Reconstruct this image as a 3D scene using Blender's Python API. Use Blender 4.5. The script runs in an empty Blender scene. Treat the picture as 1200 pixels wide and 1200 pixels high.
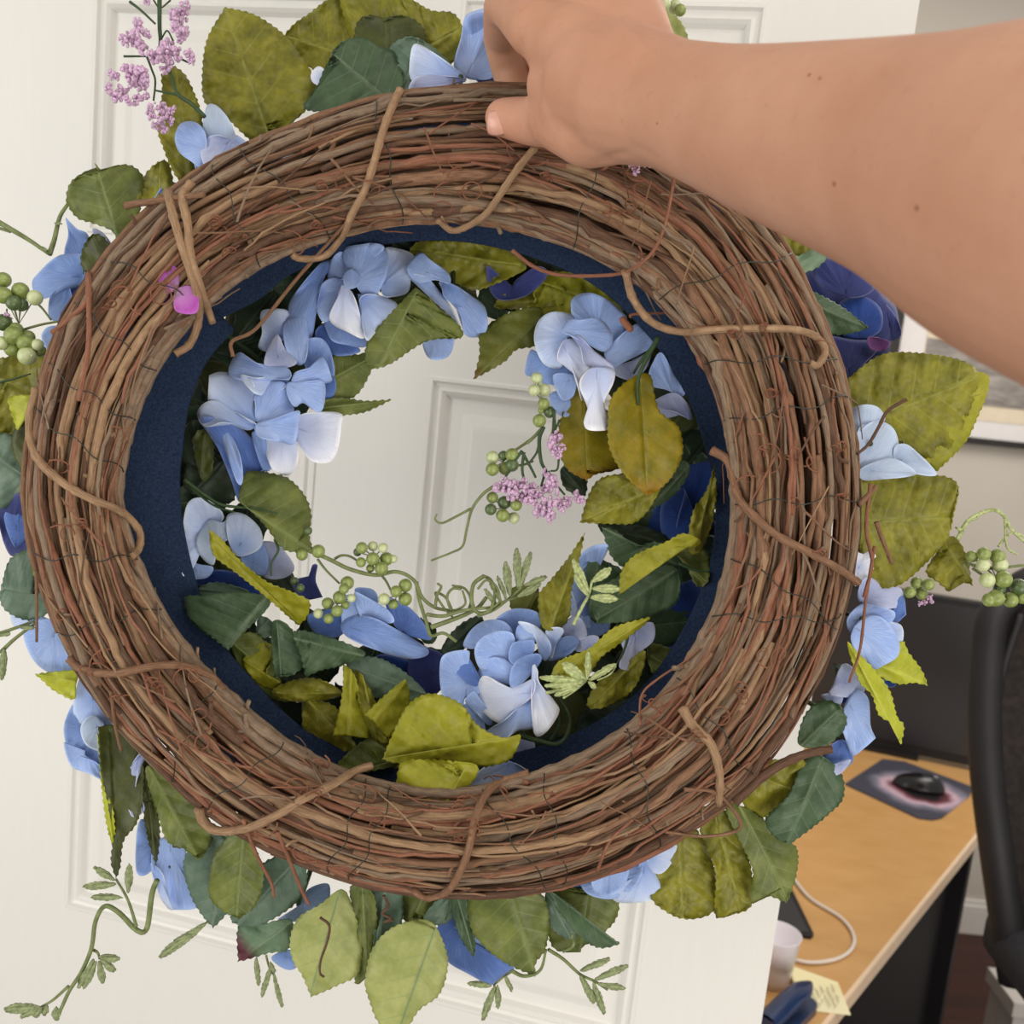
import bpy, bmesh, math, random
import numpy as np
from mathutils import Vector, Matrix, noise

# ------------------------------------------------------------------ camera, light, exposure
sc = bpy.context.scene
col = sc.collection
FOC = 1200.0
def nrm(v):
    v = np.array(v, float); return v / np.linalg.norm(v)
_dn = nrm((-745, 7300, 1200)); _F = np.array([0, 0, 1.0])
_Y = nrm(_F - (_F @ _dn) * _dn); _Z = -_dn; _X = np.cross(_Y, _Z)
CAM = np.array([0, 0, 1.62])
RWC = np.array([_X, _Y, _Z])                 # camera(right,down,fwd) -> world
def ray(px, py):
    return RWC @ np.array([(px - 600) / FOC, (py - 600) / FOC, 1.0])
def P(px, py, d):
    return CAM + ray(px, py) * d
def Pn(px, py, d):                            # arrays
    px = np.asarray(px, float); py = np.asarray(py, float); d = np.asarray(d, float) + 0 * px
    c = np.stack([(px - 600) / FOC * d, (py - 600) / FOC * d, d], -1)
    return CAM + c @ RWC.T
def on_z(px, py, z):
    r = ray(px, py); return CAM + r * ((z - CAM[2]) / r[2])
FWD = RWC @ np.array([0, 0, 1.0])

cam_d = bpy.data.cameras.new('camera'); cam = bpy.data.objects.new('camera', cam_d); col.objects.link(cam)
M = Matrix.Identity(4)
right = RWC @ np.array([1, 0, 0]); up = RWC @ np.array([0, -1, 0]); back = -FWD
for i in range(3):
    M[i][0] = right[i]; M[i][1] = up[i]; M[i][2] = back[i]; M[i][3] = CAM[i]
cam.matrix_world = M
cam_d.sensor_width = 36; cam_d.lens = 36; cam_d.clip_start = .02
cam_d.dof.use_dof = True; cam_d.dof.focus_distance = .575; cam_d.dof.aperture_fstop = 13
sc.camera = cam
sc.view_settings.view_transform = 'Standard'; sc.view_settings.look = 'None'
sc.view_settings.gamma = 1; sc.view_settings.exposure = 0.0
try: sc.view_settings.use_curve_mapping = False
except Exception: pass
w = bpy.data.worlds.new('world'); sc.world = w; w.use_nodes = True
w.node_tree.nodes['Background'].inputs[0].default_value = (1.0, .95, .89, 1)
w.node_tree.nodes['Background'].inputs[1].default_value = .52
def area(name, loc, target, size, power, colr, sy=None):
    l = bpy.data.lights.new(name, 'AREA'); l.shape = 'RECTANGLE'; l.size = size; l.size_y = sy or size
    l.energy = power; l.color = colr
    o = bpy.data.objects.new(name, l); col.objects.link(o); o.location = loc
    o.rotation_euler = (Vector(target) - Vector(loc)).to_track_quat('-Z', 'Y').to_euler(); return o
area('window_light', (-1.9, -.6, 1.45), (-.1, .8, 1.25), 1.5, 30, (1, .985, .965), 2.0)
area('door_fill_light', (1.0, -1.1, .8), (.15, .85, 1.05), 1.5, 24, (1, .96, .91), 1.2)  # unseen fill lamp added to brighten the lower right of the door
area('ceiling_lamp_light', (.9, -.3, 2.9), (.5, 1.1, 1.2), 1.3, 13, (1, .93, .85))
area('desk_wall_fill_light', (1.3, 1.7, 2.6), (1.0, 1.8, 0), 1.0, 20, (1, .94, .87))  # unseen fill lamp added to lift the desk and back wall

# ------------------------------------------------------------------ helpers
def s2l(c):
    c = c / 255.0
    return c / 12.92 if c <= .04045 else ((c + .055) / 1.055) ** 2.4
def rgb(r, g, b): return (s2l(r), s2l(g), s2l(b), 1)

def mesh_obj(name, verts, faces, mat, parent=None, uv=None, smooth=True, origin=None):
    verts = np.asarray(verts, float)
    o0 = verts.mean(0) if origin is None else np.array(origin, float)
    me = bpy.data.meshes.new(name)
    me.from_pydata((verts - o0).tolist(), [], faces)
    if uv is not None:
        ul = me.uv_layers.new(name='UVMap')
        idx = np.empty(len(me.loops), dtype=np.int32); me.loops.foreach_get('vertex_index', idx)
        ul.data.foreach_set('uv', np.asarray(uv, dtype=np.float32)[idx].ravel())
    if smooth: me.polygons.foreach_set('use_smooth', [True] * len(me.polygons))
    me.materials.append(mat)
    o = bpy.data.objects.new(name, me); col.objects.link(o)
    place(o, o0, parent)
    return o
def place(o, wloc, parent):
    pw = np.zeros(3)
    if parent is not None:
        o.parent = parent; pw = np.array(parent['_w'])
    o.location = tuple(np.asarray(wloc) - pw)
    o['_w'] = [float(x) for x in wloc]
def empty(name, loc, label=None, cat=None, group=None):
    o = bpy.data.objects.new(name, None); col.objects.link(o); o.empty_display_size = .05
    place(o, np.array(loc, float), None); tag(o, label, cat, group); return o
def tag(o, label=None, cat=None, group=None, kind=None):
    if label: o['label'] = label
    if cat: o['category'] = cat
    if group: o['group'] = group
    if kind: o['kind'] = kind
    return o

class MB:
    def __init__(s): s.v = []; s.f = []; s.uv = []; s.n = 0
    def add(s, v, f, uv=None):
        v = np.asarray(v, float); s.v.append(v); s.f += [tuple(i + s.n for i in q) for q in f]
        s.uv.append(np.zeros((len(v), 2)) if uv is None else np.asarray(uv, float)); s.n += len(v)
    def tube(s, pts, rad, seg=7, cap=True):
        pts = np.asarray(pts, float); n = len(pts)
        rad = np.broadcast_to(np.asarray(rad, float), (n,)).copy()
        t = np.gradient(pts, axis=0); t /= (np.linalg.norm(t, axis=1)[:, None] + 1e-12)
        a = np.array([0, 0, 1.0]) if abs(t[0][2]) < .9 else np.array([1.0, 0, 0])
        u = a - (a @ t[0]) * t[0]; u /= np.linalg.norm(u)
        ang = np.linspace(0, 2 * np.pi, seg, endpoint=False); c, sn = np.cos(ang), np.sin(ang)
        V = np.zeros((n, seg, 3)); L = np.concatenate([[0], np.cumsum(np.linalg.norm(np.diff(pts, axis=0), axis=1))])
        for i in range(n):
            u = u - (u @ t[i]) * t[i]; u /= (np.linalg.norm(u) + 1e-12); b = np.cross(t[i], u)
            V[i] = pts[i] + rad[i] * (c[:, None] * u + sn[:, None] * b)
        F = []
        for i in range(n - 1):
            for j in range(seg):
                k = (j + 1) % seg
                F.append((i * seg + j, i * seg + k, (i + 1) * seg + k, (i + 1) * seg + j))
        if cap: F.append(tuple(range(seg - 1, -1, -1))); F.append(tuple((n - 1) * seg + j for j in range(seg)))
        uv = np.stack([np.repeat(L * 100, seg), np.tile(np.abs(np.linspace(-1, 1, seg)), n)], -1)
        s.add(V.reshape(-1, 3), F, uv)
    def box(s, lo, hi, R=None, T=(0, 0, 0)):
        lo = np.array(lo, float); hi = np.array(hi, float)
        v = np.array([[(lo, hi)[i][0], (lo, hi)[j][1], (lo, hi)[k][2]] for i in (0, 1) for j in (0, 1) for k in (0, 1)])
        if R is not None: v = v @ np.asarray(R).T
        v = v + np.array(T)
        s.add(v, [(0, 1, 3, 2), (4, 6, 7, 5), (0, 4, 5, 1), (2, 3, 7, 6), (0, 2, 6, 4), (1, 5, 7, 3)])
    def prism(s, poly, z0, z1, T=None):
        """poly: list of (x,y) ; T maps local to world"""
        n = len(poly)
        v = np.array([(x, y, z0) for x, y in poly] + [(x, y, z1) for x, y in poly], float)
        if T is not None: v = T(v)
        F = [tuple(range(n))[::-1], tuple(range(n, 2 * n))] + [(i, (i + 1) % n, n + (i + 1) % n, n + i) for i in range(n)]
        s.add(v, F)
    def ball(s, c, r, seg=12, rings=8, scale=(1, 1, 1), A=None):
        v = [(0, 0, 1)]
        for i in range(1, rings):
            p = math.pi * i / rings
            for j in range(seg):
                a = 2 * math.pi * j / seg; v.append((math.sin(p) * math.cos(a), math.sin(p) * math.sin(a), math.cos(p)))
        v.append((0, 0, -1)); v = np.array(v) * np.array(scale) * r
        if A is not None: v = v @ np.asarray(A).T
        F = [(0, 1 + j, 1 + (j + 1) % seg) for j in range(seg)]
        for i in range(rings - 2):
            for j in range(seg):
                a = 1 + i * seg + j; b = 1 + i * seg + (j + 1) % seg
                F.append((a, a + seg, b + seg, b))
        L = len(v) - 1; o = 1 + (rings - 2) * seg
        F += [(L, o + (j + 1) % seg, o + j) for j in range(seg)]
        s.add(v + np.array(c), F)
    def build(s, name, mat, parent=None, smooth=True, origin=None):
        return mesh_obj(name, np.concatenate(s.v), s.f, mat, parent, np.concatenate(s.uv), smooth, origin)

# ------------------------------------------------------------------ materials
class NT:
    def __init__(s, name, rough=.6, spec=.5):
        s.m = bpy.data.materials.new(name); s.m.use_nodes = True; s.t = s.m.node_tree
        s.b = s.t.nodes['Principled BSDF']; s.b.inputs['Roughness'].default_value = rough
        s.b.inputs['Specular IOR Level'].default_value = spec
    def n(s, typ, **kw):
        x = s.t.nodes.new(typ)
        for k, v in kw.items(): setattr(x, k, v)
        return x
    def l(s, a, b): s.t.links.new(a, b)
    def coord(s, which='Object', scale=(1, 1, 1)):
        tc = s.n('ShaderNodeTexCoord'); mp = s.n('ShaderNodeMapping'); mp.inputs['Scale'].default_value = scale
        s.l(tc.outputs[which], mp.inputs[0]); return mp.outputs[0]
    def noise(s, vec, scale, detail=3, rough=.55):
        x = s.n('ShaderNodeTexNoise'); x.inputs['Scale'].default_value = scale
        x.inputs['Detail'].default_value = detail; x.inputs['Roughness'].default_value = rough
        s.l(vec, x.inputs['Vector']); return x.outputs['Fac']
    def ramp(s, fac, stops):
        x = s.n('ShaderNodeValToRGB'); e = x.color_ramp.elements
        while len(e) < len(stops): e.new(.5)
        for i, (p, c) in enumerate(stops): e[i].position = p; e[i].color = c
        s.l(fac, x.inputs[0]); return x.outputs[0]
    def mix(s, fac, a, b, bt='MIX'):
        x = s.n('ShaderNodeMix', data_type='RGBA', blend_type=bt)
        if isinstance(fac, (int, float)): x.inputs[0].default_value = fac
        else: s.l(fac, x.inputs[0])
        for i, q in ((6, a), (7, b)):
            if isinstance(q, tuple): x.inputs[i].default_value = q
            else: s.l(q, x.inputs[i])
        return x.outputs[2]
    def math(s, op, a, b=None, clamp=False):
        x = s.n('ShaderNodeMath', operation=op, use_clamp=clamp)
        for i, q in ((0, a), (1, b)):
            if q is None: continue
            if isinstance(q, (int, float)): x.inputs[i].default_value = q
            else: s.l(q, x.inputs[i])
        return x.outputs[0]
    def color(s, c):
        if isinstance(c, tuple): s.b.inputs['Base Color'].default_value = c
        else: s.l(c, s.b.inputs['Base Color'])
    def bump(s, h, strength=.3, dist=.001):
        x = s.n('ShaderNodeBump'); x.inputs['Strength'].default_value = strength; x.inputs['Distance'].default_value = dist
        s.l(h, x.inputs['Height']); s.l(x.outputs[0], s.b.inputs['Normal'])

def m_plain(name, c, rough=.6, spec=.4, var=.12, sc_=30, bump=0, metal=0):
    t = NT(name, rough, spec); v = t.coord('Object')
    f = t.noise(v, sc_, 3)
    dark = tuple([x * (1 - var) for x in c[:3]] + [1]); light = tuple([min(1, x * (1 + var)) for x in c[:3]] + [1])
    t.color(t.ramp(f, [(.3, dark), (.7, light)]))
    if bump: t.bump(f, bump, .002)
    t.b.inputs['Metallic'].default_value = metal
    return t.m

def m_leaf(name, a, b, vein, veinamt=.45, edge=None):
    t = NT(name, .48, .35); v = t.coord('Object')
    f = t.noise(v, 55, 3); c = t.ramp(f, [(.32, a), (.68, b)])
    f2 = t.noise(v, 420, 2)
    c = t.mix(.18, c, t.ramp(f2, [(.3, a), (.7, b)]))
    tc = t.n('ShaderNodeTexCoord'); sp = t.n('ShaderNodeSeparateXYZ'); t.l(tc.outputs['UV'], sp.inputs[0])
    u, vv = sp.outputs[0], t.math('ABSOLUTE', sp.outputs[1])
    k = t.math('FRACT', t.math('SUBTRACT', t.math('MULTIPLY', u, 5.5), t.math('MULTIPLY', vv, 1.6)))
    k = t.math('ABSOLUTE', t.math('SUBTRACT', k, .5))
    side = t.math('MULTIPLY', t.math('SUBTRACT', 1.0, t.math('MULTIPLY', k, 22), True), t.math('SUBTRACT', 1.0, t.math('MULTIPLY', vv, 1.05), True))
    mid = t.math('SUBTRACT', 1.0, t.math('MULTIPLY', vv, 22), True)
    vm = t.math('MULTIPLY', t.math('MAXIMUM', side, mid), veinamt)
    c = t.mix(vm, c, vein)
    if edge:
        c = t.mix(t.math('MULTIPLY', t.math('SUBTRACT', t.math('MULTIPLY', u, 1), .66 if 'burgundy' in name else .84), 5, True), c, edge)
    t.color(c)
    if name in ('leaf_olive', 'leaf_yellow_olive'):          # quilted blistering between the veins
        vo = t.n('ShaderNodeTexVoronoi', feature='SMOOTH_F1'); vo.inputs['Scale'].default_value = 190; t.l(v, vo.inputs['Vector'])
        t.bump(t.math('SUBTRACT', 1.0, vo.outputs['Distance']), .6, .003)
    else: t.bump(t.noise(v, 300, 3), .35, .0008)
    t.b.inputs['Transmission Weight'].default_value = 0
    return t.m
O_ = rgb
LM = dict(
 olive=m_leaf('leaf_olive', O_(88, 88, 10), O_(146, 142, 44), O_(162, 164, 78)),
 light=m_leaf('leaf_light_olive', O_(130, 140, 74), O_(166, 170, 104), O_(104, 134, 96), .5),
 lime=m_leaf('leaf_lime', O_(150, 156, 32), O_(182, 186, 56), O_(196, 200, 90)),
 gold=m_leaf('leaf_gold', O_(98, 96, 10), O_(148, 128, 16), O_(150, 146, 60), .4, O_(150, 104, 24)),
 yel=m_leaf('leaf_yellow_olive', O_(120, 122, 16), O_(160, 156, 42), O_(172, 170, 74), .3),
 brown=m_leaf('leaf_brown_tip', O_(76, 86, 26), O_(112, 112, 44), O_(120, 130, 70), .4, O_(120, 80, 40)),
 dolive=m_leaf('leaf_dark_olive', O_(50, 56, 24), O_(80, 86, 34), O_(94, 104, 50), .3),
 golive=m_leaf('leaf_green_olive', O_(74, 86, 36), O_(116, 124, 58), O_(144, 156, 98), .5),
 green=m_leaf('leaf_green', O_(50, 72, 48), O_(80, 102, 70), O_(134, 150, 120), .4),
 dgreen=m_leaf('leaf_dark_green', O_(30, 44, 30), O_(52, 66, 44), O_(80, 98, 74), .3),
 teal=m_leaf('leaf_teal', O_(78, 100, 84), O_(104, 126, 104), O_(138, 156, 132), .4),
 pteal=m_leaf('leaf_pale_teal', O_(104, 130, 104), O_(128, 152, 122), O_(150, 170, 140), .3),
 burg=m_leaf('leaf_teal_burgundy_tip', O_(84, 112, 86), O_(112, 136, 104), O_(150, 164, 130), .4, O_(92, 44, 56)),
)
def m_petal(name, inner, outer, streak):
    t = NT(name, .62, .25)
    tc = t.n('ShaderNodeTexCoord'); sp = t.n('ShaderNodeSeparateXYZ'); t.l(tc.outputs['UV'], sp.inputs[0])
    c = t.ramp(sp.outputs[0], [(.05, inner), (.8, outer)])
    cb = t.n('ShaderNodeCombineXYZ'); t.l(t.math('MULTIPLY', sp.outputs[1], 9), cb.inputs[0]); t.l(t.math('MULTIPLY', sp.outputs[0], 1.2), cb.inputs[1])
    f = t.noise(cb.outputs[0], 3.0, 3)
    c = t.mix(t.math('MULTIPLY', t.math('SUBTRACT', f, .45, True), 2.4, True), c, streak)
    f3 = t.noise(t.coord('Object'), 38, 2)
    c = t.mix(t.math('MULTIPLY', t.math('SUBTRACT', f3, .5, True), 1.6, True), c, streak)
    at = t.n('ShaderNodeAttribute', attribute_name='rim')
    rim = t.math('POWER', at.outputs['Fac'], 16)
    lt = tuple([min(1, x * 1.25 + .12) for x in outer[:3]] + [1])
    c = t.mix(t.math('MULTIPLY', rim, .75), c, lt)
    t.color(c); t.bump(f, .5, .0007)
    try: t.b.inputs['Sheen Weight'].default_value = .15
    except Exception: pass
    return t.m
PM = dict(
 white=m_petal('petal_white', O_(176, 192, 232), O_(228, 232, 242), O_(200, 210, 238)),
 pale=m_petal('petal_pale_blue', O_(140, 168, 226), O_(196, 210, 238), O_(160, 184, 230)),
 blue=m_petal('petal_blue', O_(150, 176, 228), O_(142, 170, 226), O_(190, 208, 240)),
 mid=m_petal('petal_mid_blue', O_(92, 122, 184), O_(124, 152, 208), O_(156, 180, 224)),
 deep=m_petal('petal_deep_blue', O_(62, 90, 156), O_(86, 116, 182), O_(110, 140, 202)),
 royal=m_petal('petal_royal_blue', O_(16, 42, 104), O_(28, 62, 136), O_(42, 84, 162)),
 navy=m_petal('petal_navy', O_(26, 32, 74), O_(44, 52, 108), O_(56, 70, 138)),
 lav=m_petal('petal_lavender_grey', O_(128, 142, 190), O_(170, 178, 208), O_(192, 198, 220)),
 grey=m_petal('petal_grey_blue', O_(150, 172, 206), O_(176, 194, 218), O_(198, 208, 224)),
 mag=m_petal('petal_magenta', O_(206, 160, 208), O_(160, 58, 158), O_(190, 104, 190)),
 pur=m_petal('petal_purple', O_(80, 40, 96), O_(104, 52, 116), O_(90, 44, 110)),
)
def m_bark(name, a, b, c):
    t = NT(name, .72, .25)
    tc = t.n('ShaderNodeTexCoord'); mp = t.n('ShaderNodeMapping'); mp.inputs['Scale'].default_value = (.35, 2.6, 1)
    t.l(tc.outputs['UV'], mp.inputs[0])
    f = t.noise(mp.outputs[0], 3.5, 5, .65)
    f2 = t.noise(t.coord('Object'), 32, 2)
    cc = t.ramp(f, [(.3, a), (.52, b), (.75, c)])
    cc = t.mix(t.math('MULTIPLY', f2, .45), cc, a)
    t.color(cc); t.bump(f, .7, .0008); return t.m
BM = [m_bark('bark_tan', O_(122, 96, 72), O_(164, 132, 100), O_(194, 164, 130)),
      m_bark('bark_brown', O_(98, 72, 54), O_(142, 106, 80), O_(172, 136, 106)),
      m_bark('bark_red', O_(108, 68, 52), O_(152, 104, 80), O_(178, 130, 102)),
      m_bark('bark_grey', O_(104, 86, 70), O_(146, 124, 102), O_(174, 152, 126)),
      m_bark('bark_dark', O_(70, 50, 38), O_(106, 78, 60), O_(132, 102, 80))]
TM = m_bark('tendril_red_brown', O_(108, 66, 48), O_(152, 102, 76), O_(178, 128, 100))
WM = m_plain('wire_green_black', O_(34, 42, 34), .4, .5)
GM = m_plain('stem_green', O_(116, 126, 80), .55, .3, .25, 200)
GD = m_plain('stem_dark_green', O_(58, 78, 48), .55, .3, .25, 200)
SPM = m_plain('sprig_green', O_(136, 146, 104), .6, .3, .35, 500, .5)
SPL = m_plain('sprig_pale_green', O_(172, 182, 126), .6, .3, .35, 500, .5)
def m_berry(name, a, b):
    t = NT(name, .32, .5); f = t.noise(t.coord('Object'), 190, 3); t.color(t.ramp(f, [(.35, a), (.65, b)])); return t.m
BE = dict(g=m_berry('berry_green', O_(112, 126, 58), O_(152, 166, 96)), w=m_berry('berry_pale', O_(176, 188, 128), O_(206, 214, 168)),
          d=m_berry('berry_dark', O_(66, 84, 48), O_(98, 116, 72)))
LI = m_plain('lilac_glitter', O_(214, 178, 208), .35, .7, .38, 900, .6)
# ------------------------------------------------------------------ thin curved sheets (leaves, petals)
def parse(s):
    pts = []; sh = []
    for tok in s.split():
        k = tok.endswith('*'); a, b = tok.rstrip('*').split(','); pts.append((float(a), float(b))); sh.append(k)
    return np.array(pts), sh
def smooth_outline(s, step=4.0, lo=22, hi=110):
    pts, sh = parse(s); n = len(pts); out = []; flag = []
    for i in range(n):
        p0, p1, p2, p3 = pts[i - 1], pts[i], pts[(i + 1) % n], pts[(i + 2) % n]
        m1 = np.zeros(2) if sh[i] else (p2 - p0) * .5
        m2 = np.zeros(2) if sh[(i + 1) % n] else (p3 - p1) * .5
        if sh[i]: m1 = (p2 - p1) * .8
        if sh[(i + 1) % n]: m2 = (p2 - p1) * .8
        L = np.linalg.norm(p2 - p1); k = max(2, int(round(L / step)))
        for j in range(k):
            t = j / k
            h = (2 * t**3 - 3 * t**2 + 1) * p1 + (t**3 - 2 * t**2 + t) * m1 + (-2 * t**3 + 3 * t**2) * p2 + (t**3 - t**2) * m2
            out.append(h); flag.append(sh[i] and j == 0)
    return np.array(out), flag

def sheet(name, outline, base, tip, d, mat, parent, kind='leaf', fold=.0, bend=.0, cup=.0, tilt=(0, 0), serr=1.6, wav=1.0, seed=0, rings=7, thick=.0005, step=4.0):
    rnd = random.Random(seed * 7919 + int(base[0] * 13 + base[1] * 7))
    pts, fl = smooth_outline(outline, step); n = len(pts)
    base = np.array(base, float); tip = np.array(tip, float)
    area2 = np.sum(pts[:, 0] * np.roll(pts[:, 1], -1) - np.roll(pts[:, 0], -1) * pts[:, 1])
    tan = np.roll(pts, -1, 0) - np.roll(pts, 1, 0); nm = np.stack([tan[:, 1], -tan[:, 0]], -1)
    nm /= (np.linalg.norm(nm, axis=1)[:, None] + 1e-9); nm *= (1 if area2 > 0 else -1)
    if kind == 'leaf' and serr:
        saw = np.array([(-.5 if i % 2 else .5) for i in range(n)]) * serr
        away = np.clip(np.linalg.norm(pts - base, axis=1) / 25, 0, 1)
        pts = pts + nm * (saw * away)[:, None] + tan * .12 * (saw > 0)[:, None] * away[:, None]
    ax = tip - base; L = np.linalg.norm(ax) + 1e-6; a = ax / L; pa = np.array([-a[1], a[0]])
    lo, hi = (.03, .97) if kind == 'leaf' else (.0, .35)
    rel = pts - base; t = np.clip(rel @ a / L, lo, hi)
    if kind != 'leaf': t = t * .5
    root = base + t[:, None] * ax
    W = max(8., np.abs(rel @ pa).max())
    c0 = pts.mean(0)
    V = []; UV = []
    K = rings
    ph = rnd.uniform(0, 6.28); fr = rnd.uniform(.8, 1.3)
    for k in range(K + 1):
        s = (k / K); q = root + (pts - root) * s
        rl = q - base; u = (rl @ a) / L; v = (rl @ pa) / W
        px_m = d / FOC
        z = fold * np.abs(rl @ pa) * px_m
        z = z + bend * (u - .45)**2 * L * px_m
        if kind == 'leaf':
            vein = np.cos(2 * np.pi * (u * 5.5 - np.abs(v) * 1.6)) * .00045 * min(1, W / 30) * np.clip(np.abs(v) * 3, 0, 1)
            z = z - vein * wav
            z = z - .0009 * np.exp(-(v * 9)**2)
            z = z + np.sin(u * 6 * fr + v * 3 + ph) * .0016 * wav * s + np.sin(u * 11 * fr - v * 7 + ph * 2) * .0007 * wav * s
            for (fx, am) in ((.16, .00035), (.3, .0002)):
                z = z + wav * am * np.sin(q[:, 0] * fx + ph) * np.cos(q[:, 1] * fx * 1.1 + ph)
        else:
            ang = np.arctan2(rl @ pa, rl @ a + 1e-6)
            rr = np.linalg.norm(rl, axis=1) / L
            z = z + cup * (rr**2) * L * px_m
            z = z + wav * (np.sin(ang * 5 * fr + ph) * .10 * rr**2 * L * px_m * .6 + np.sin(ang * 22 + ph) * .00022 * rr)
            z = z - wav * .055 * L * px_m * np.exp(-(ang * 9)**2) * rr * (1 - s * .5)
            z = z + wav * .12 * L * px_m * (s**4) * np.sin(np.arange(n) / n * 2 * np.pi * 3 + ph)
        z = z + ((q[:, 0] - c0[0]) * tilt[0] + (q[:, 1] - c0[1]) * tilt[1]) * px_m
        dd = d + z
        V.append(Pn(q[:, 0], q[:, 1], dd))
        if kind == 'leaf': UV.append(np.stack([u, v], -1))
        else: UV.append(np.stack([np.clip(np.linalg.norm(rl, axis=1) / L, 0, 1), np.arctan2(rl @ pa, rl @ a + 1e-6)], -1))
    F = []
    for k in range(K):
        for i in range(n):
            j = (i + 1) % n; F.append((k * n + i, k * n + j, (k + 1) * n + j, (k + 1) * n + i))
    o = mesh_obj(name, np.concatenate(V), F, mat, parent, np.concatenate(UV))
    if kind != 'leaf':
        ra = o.data.attributes.new('rim', 'FLOAT', 'POINT'); ra.data.foreach_set('value', np.repeat(np.arange(K + 1) / K, n).astype(np.float32))
    md = o.modifiers.new('thickness', 'SOLIDIFY'); md.thickness = thick; md.offset = 0
    return o

def crom(pts, per=8):
    pts = np.asarray(pts, float); n = len(pts)
    if n < 3:
        return np.linspace(pts[0], pts[-1], per)
    out = []
    for i in range(n - 1):
        p1, p2 = pts[i], pts[i + 1]; p0 = pts[i - 1] if i else 2 * p1 - p2; p3 = pts[i + 2] if i < n - 2 else 2 * p2 - p1
        for j in range(per):
            t = j / per
            out.append(.5 * ((2 * p1) + (-p0 + p2) * t + (2 * p0 - 5 * p1 + 4 * p2 - p3) * t * t + (-p0 + 3 * p1 - 3 * p2 + p3) * t**3))
    out.append(pts[-1]); return np.array(out)
def px_tube(mb, s, r, d, per=6, taper=.5, seg=6, d1=None, wob=0):
    p, _ = parse(s) if isinstance(s, str) else (np.array(s, float), 0)
    q = crom(p, per); n = len(q); dd = np.linspace(d, d if d1 is None else d1, n)
    if wob: dd = dd + np.array([math.sin(i * .7) for i in range(n)]) * wob
    rr = np.linspace(r, r * taper, n) * dd / FOC
    mb.tube(Pn(q[:, 0], q[:, 1], dd), rr, seg)

# ------------------------------------------------------------------ the room
m_wall = m_plain('wall_paint', O_(196, 189, 178), .9, .1, .03, 4)
m_floor = NT('floor_boards', .45, .4)
_v = m_floor.coord('Object', (1, 9, 1)); m_floor.color(m_floor.ramp(m_floor.noise(_v, 2.2, 5), [(.3, O_(44, 20, 18)), (.7, O_(74, 36, 30))])); m_floor = m_floor.m
mb = MB(); mb.box((-2.6, -1.2, -.05), (3.2, 2.96, 0)); tag(mb.build('floor', m_floor, smooth=False), kind='structure')
mb = MB(); mb.box((-2.6, 2.90, 0), (3.2, 3.0, 2.7)); tag(mb.build('wall_back', m_wall, smooth=False), kind='structure')
m_white = m_plain('trim_white', O_(226, 222, 214), .5, .4, .02, 8)
mb = MB(); mb.box((-2.6, 2.885, 0), (3.2, 2.90, .09)); mb.box((-2.6, 2.89, .09), (3.2, 2.90, .105)); tag(mb.build('baseboard_back', m_white, smooth=False), kind='structure')

# door: local axes t (to the left, away), n (towards the camera), z
yaw = math.radians(13.5)
dt = np.array([-math.cos(yaw), math.sin(yaw), 0]); dnn = np.array([-math.sin(yaw), -math.cos(yaw), 0])
pE = P(985, 600, .82); DZ = CAM[2] - 1.5
def door_T(v):
    v = np.asarray(v, float)
    return np.array([pE[0], pE[1], 0]) + v[:, :1] * dt + v[:, 1:2] * dnn + v[:, 2:3] * np.array([0, 0, 1])
m_door = NT('door_paint', .42, .45)
_f = m_door.noise(m_door.coord('Object', (40, 40, 4)), 6, 4); m_door.color(m_door.ramp(_f, [(.3, O_(224, 222, 215)), (.7, O_(226, 224, 217))])); m_door.bump(_f, .02, .001); m_door = m_door.m
S0, S1, S2, S3, S4, S5 = 0, .108, .355, .455, .702, .81
rows = [(.13, .72), (.878 + DZ, 1.466 + DZ), (1.562 + DZ, 1.776 + DZ)]
ZB, ZT = .012, 1.885 + DZ; TH = .035
mb = MB()
def dbox(mb, s0, s1, z0, z1, n0=-TH, n1=0):
    v = door_T([(s, n, z) for s in (s0, s1) for n in (n0, n1) for z in (z0, z1)])
    mb.add(v, [(0, 1, 3, 2), (4, 6, 7, 5), (0, 4, 5, 1), (2, 3, 7, 6), (0, 2, 6, 4), (1, 5, 7, 3)])
for a, b in ((S0, S1), (S2, S3), (S4, S5)): dbox(mb, a, b, ZB, ZT)
zz = [ZB] + [z for r in rows for z in r] + [ZT]
for i in range(0, len(zz), 2):
    for a, b in ((S1, S2), (S3, S4)): dbox(mb, a, b, zz[i], zz[i + 1])
door = mb.build('door_1', m_door, smooth=False, origin=(pE + dt * .4) * np.array([1, 1, 0])); tag(door, kind='structure')
prof = [(0, 0), (.0015, .0012), (.004, .0012), (.006, -.002), (.009, -.003), (.012, -.0015), (.015, -.004), (.018, -.0085), (.020, -.009), (.030, -.009), (.040, -.0045), (.043, -.004)]
for z0, z1 in rows:
    for a, b in ((S1, S2), (S3, S4)):
        mb = MB()
        for side in (1, -1):
            V = []; F = []
            for (o, h) in prof:
                n_ = h if side == 1 else -TH - h
                V += [(a + o, n_, z0 + o), (b - o, n_, z0 + o), (b - o, n_, z1 - o), (a + o, n_, z1 - o)]
            for k in range(len(prof) - 1):
                for i in range(4):
                    j = (i + 1) % 4; F.append((k * 4 + i, k * 4 + j, k * 4 + 4 + j, k * 4 + 4 + i))
            k = (len(prof) - 1) * 4; F.append((k, k + 1, k + 2, k + 3))
            mb.add(door_T(V), F)
        o = mb.build('panel', m_door, door, smooth=False)

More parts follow.
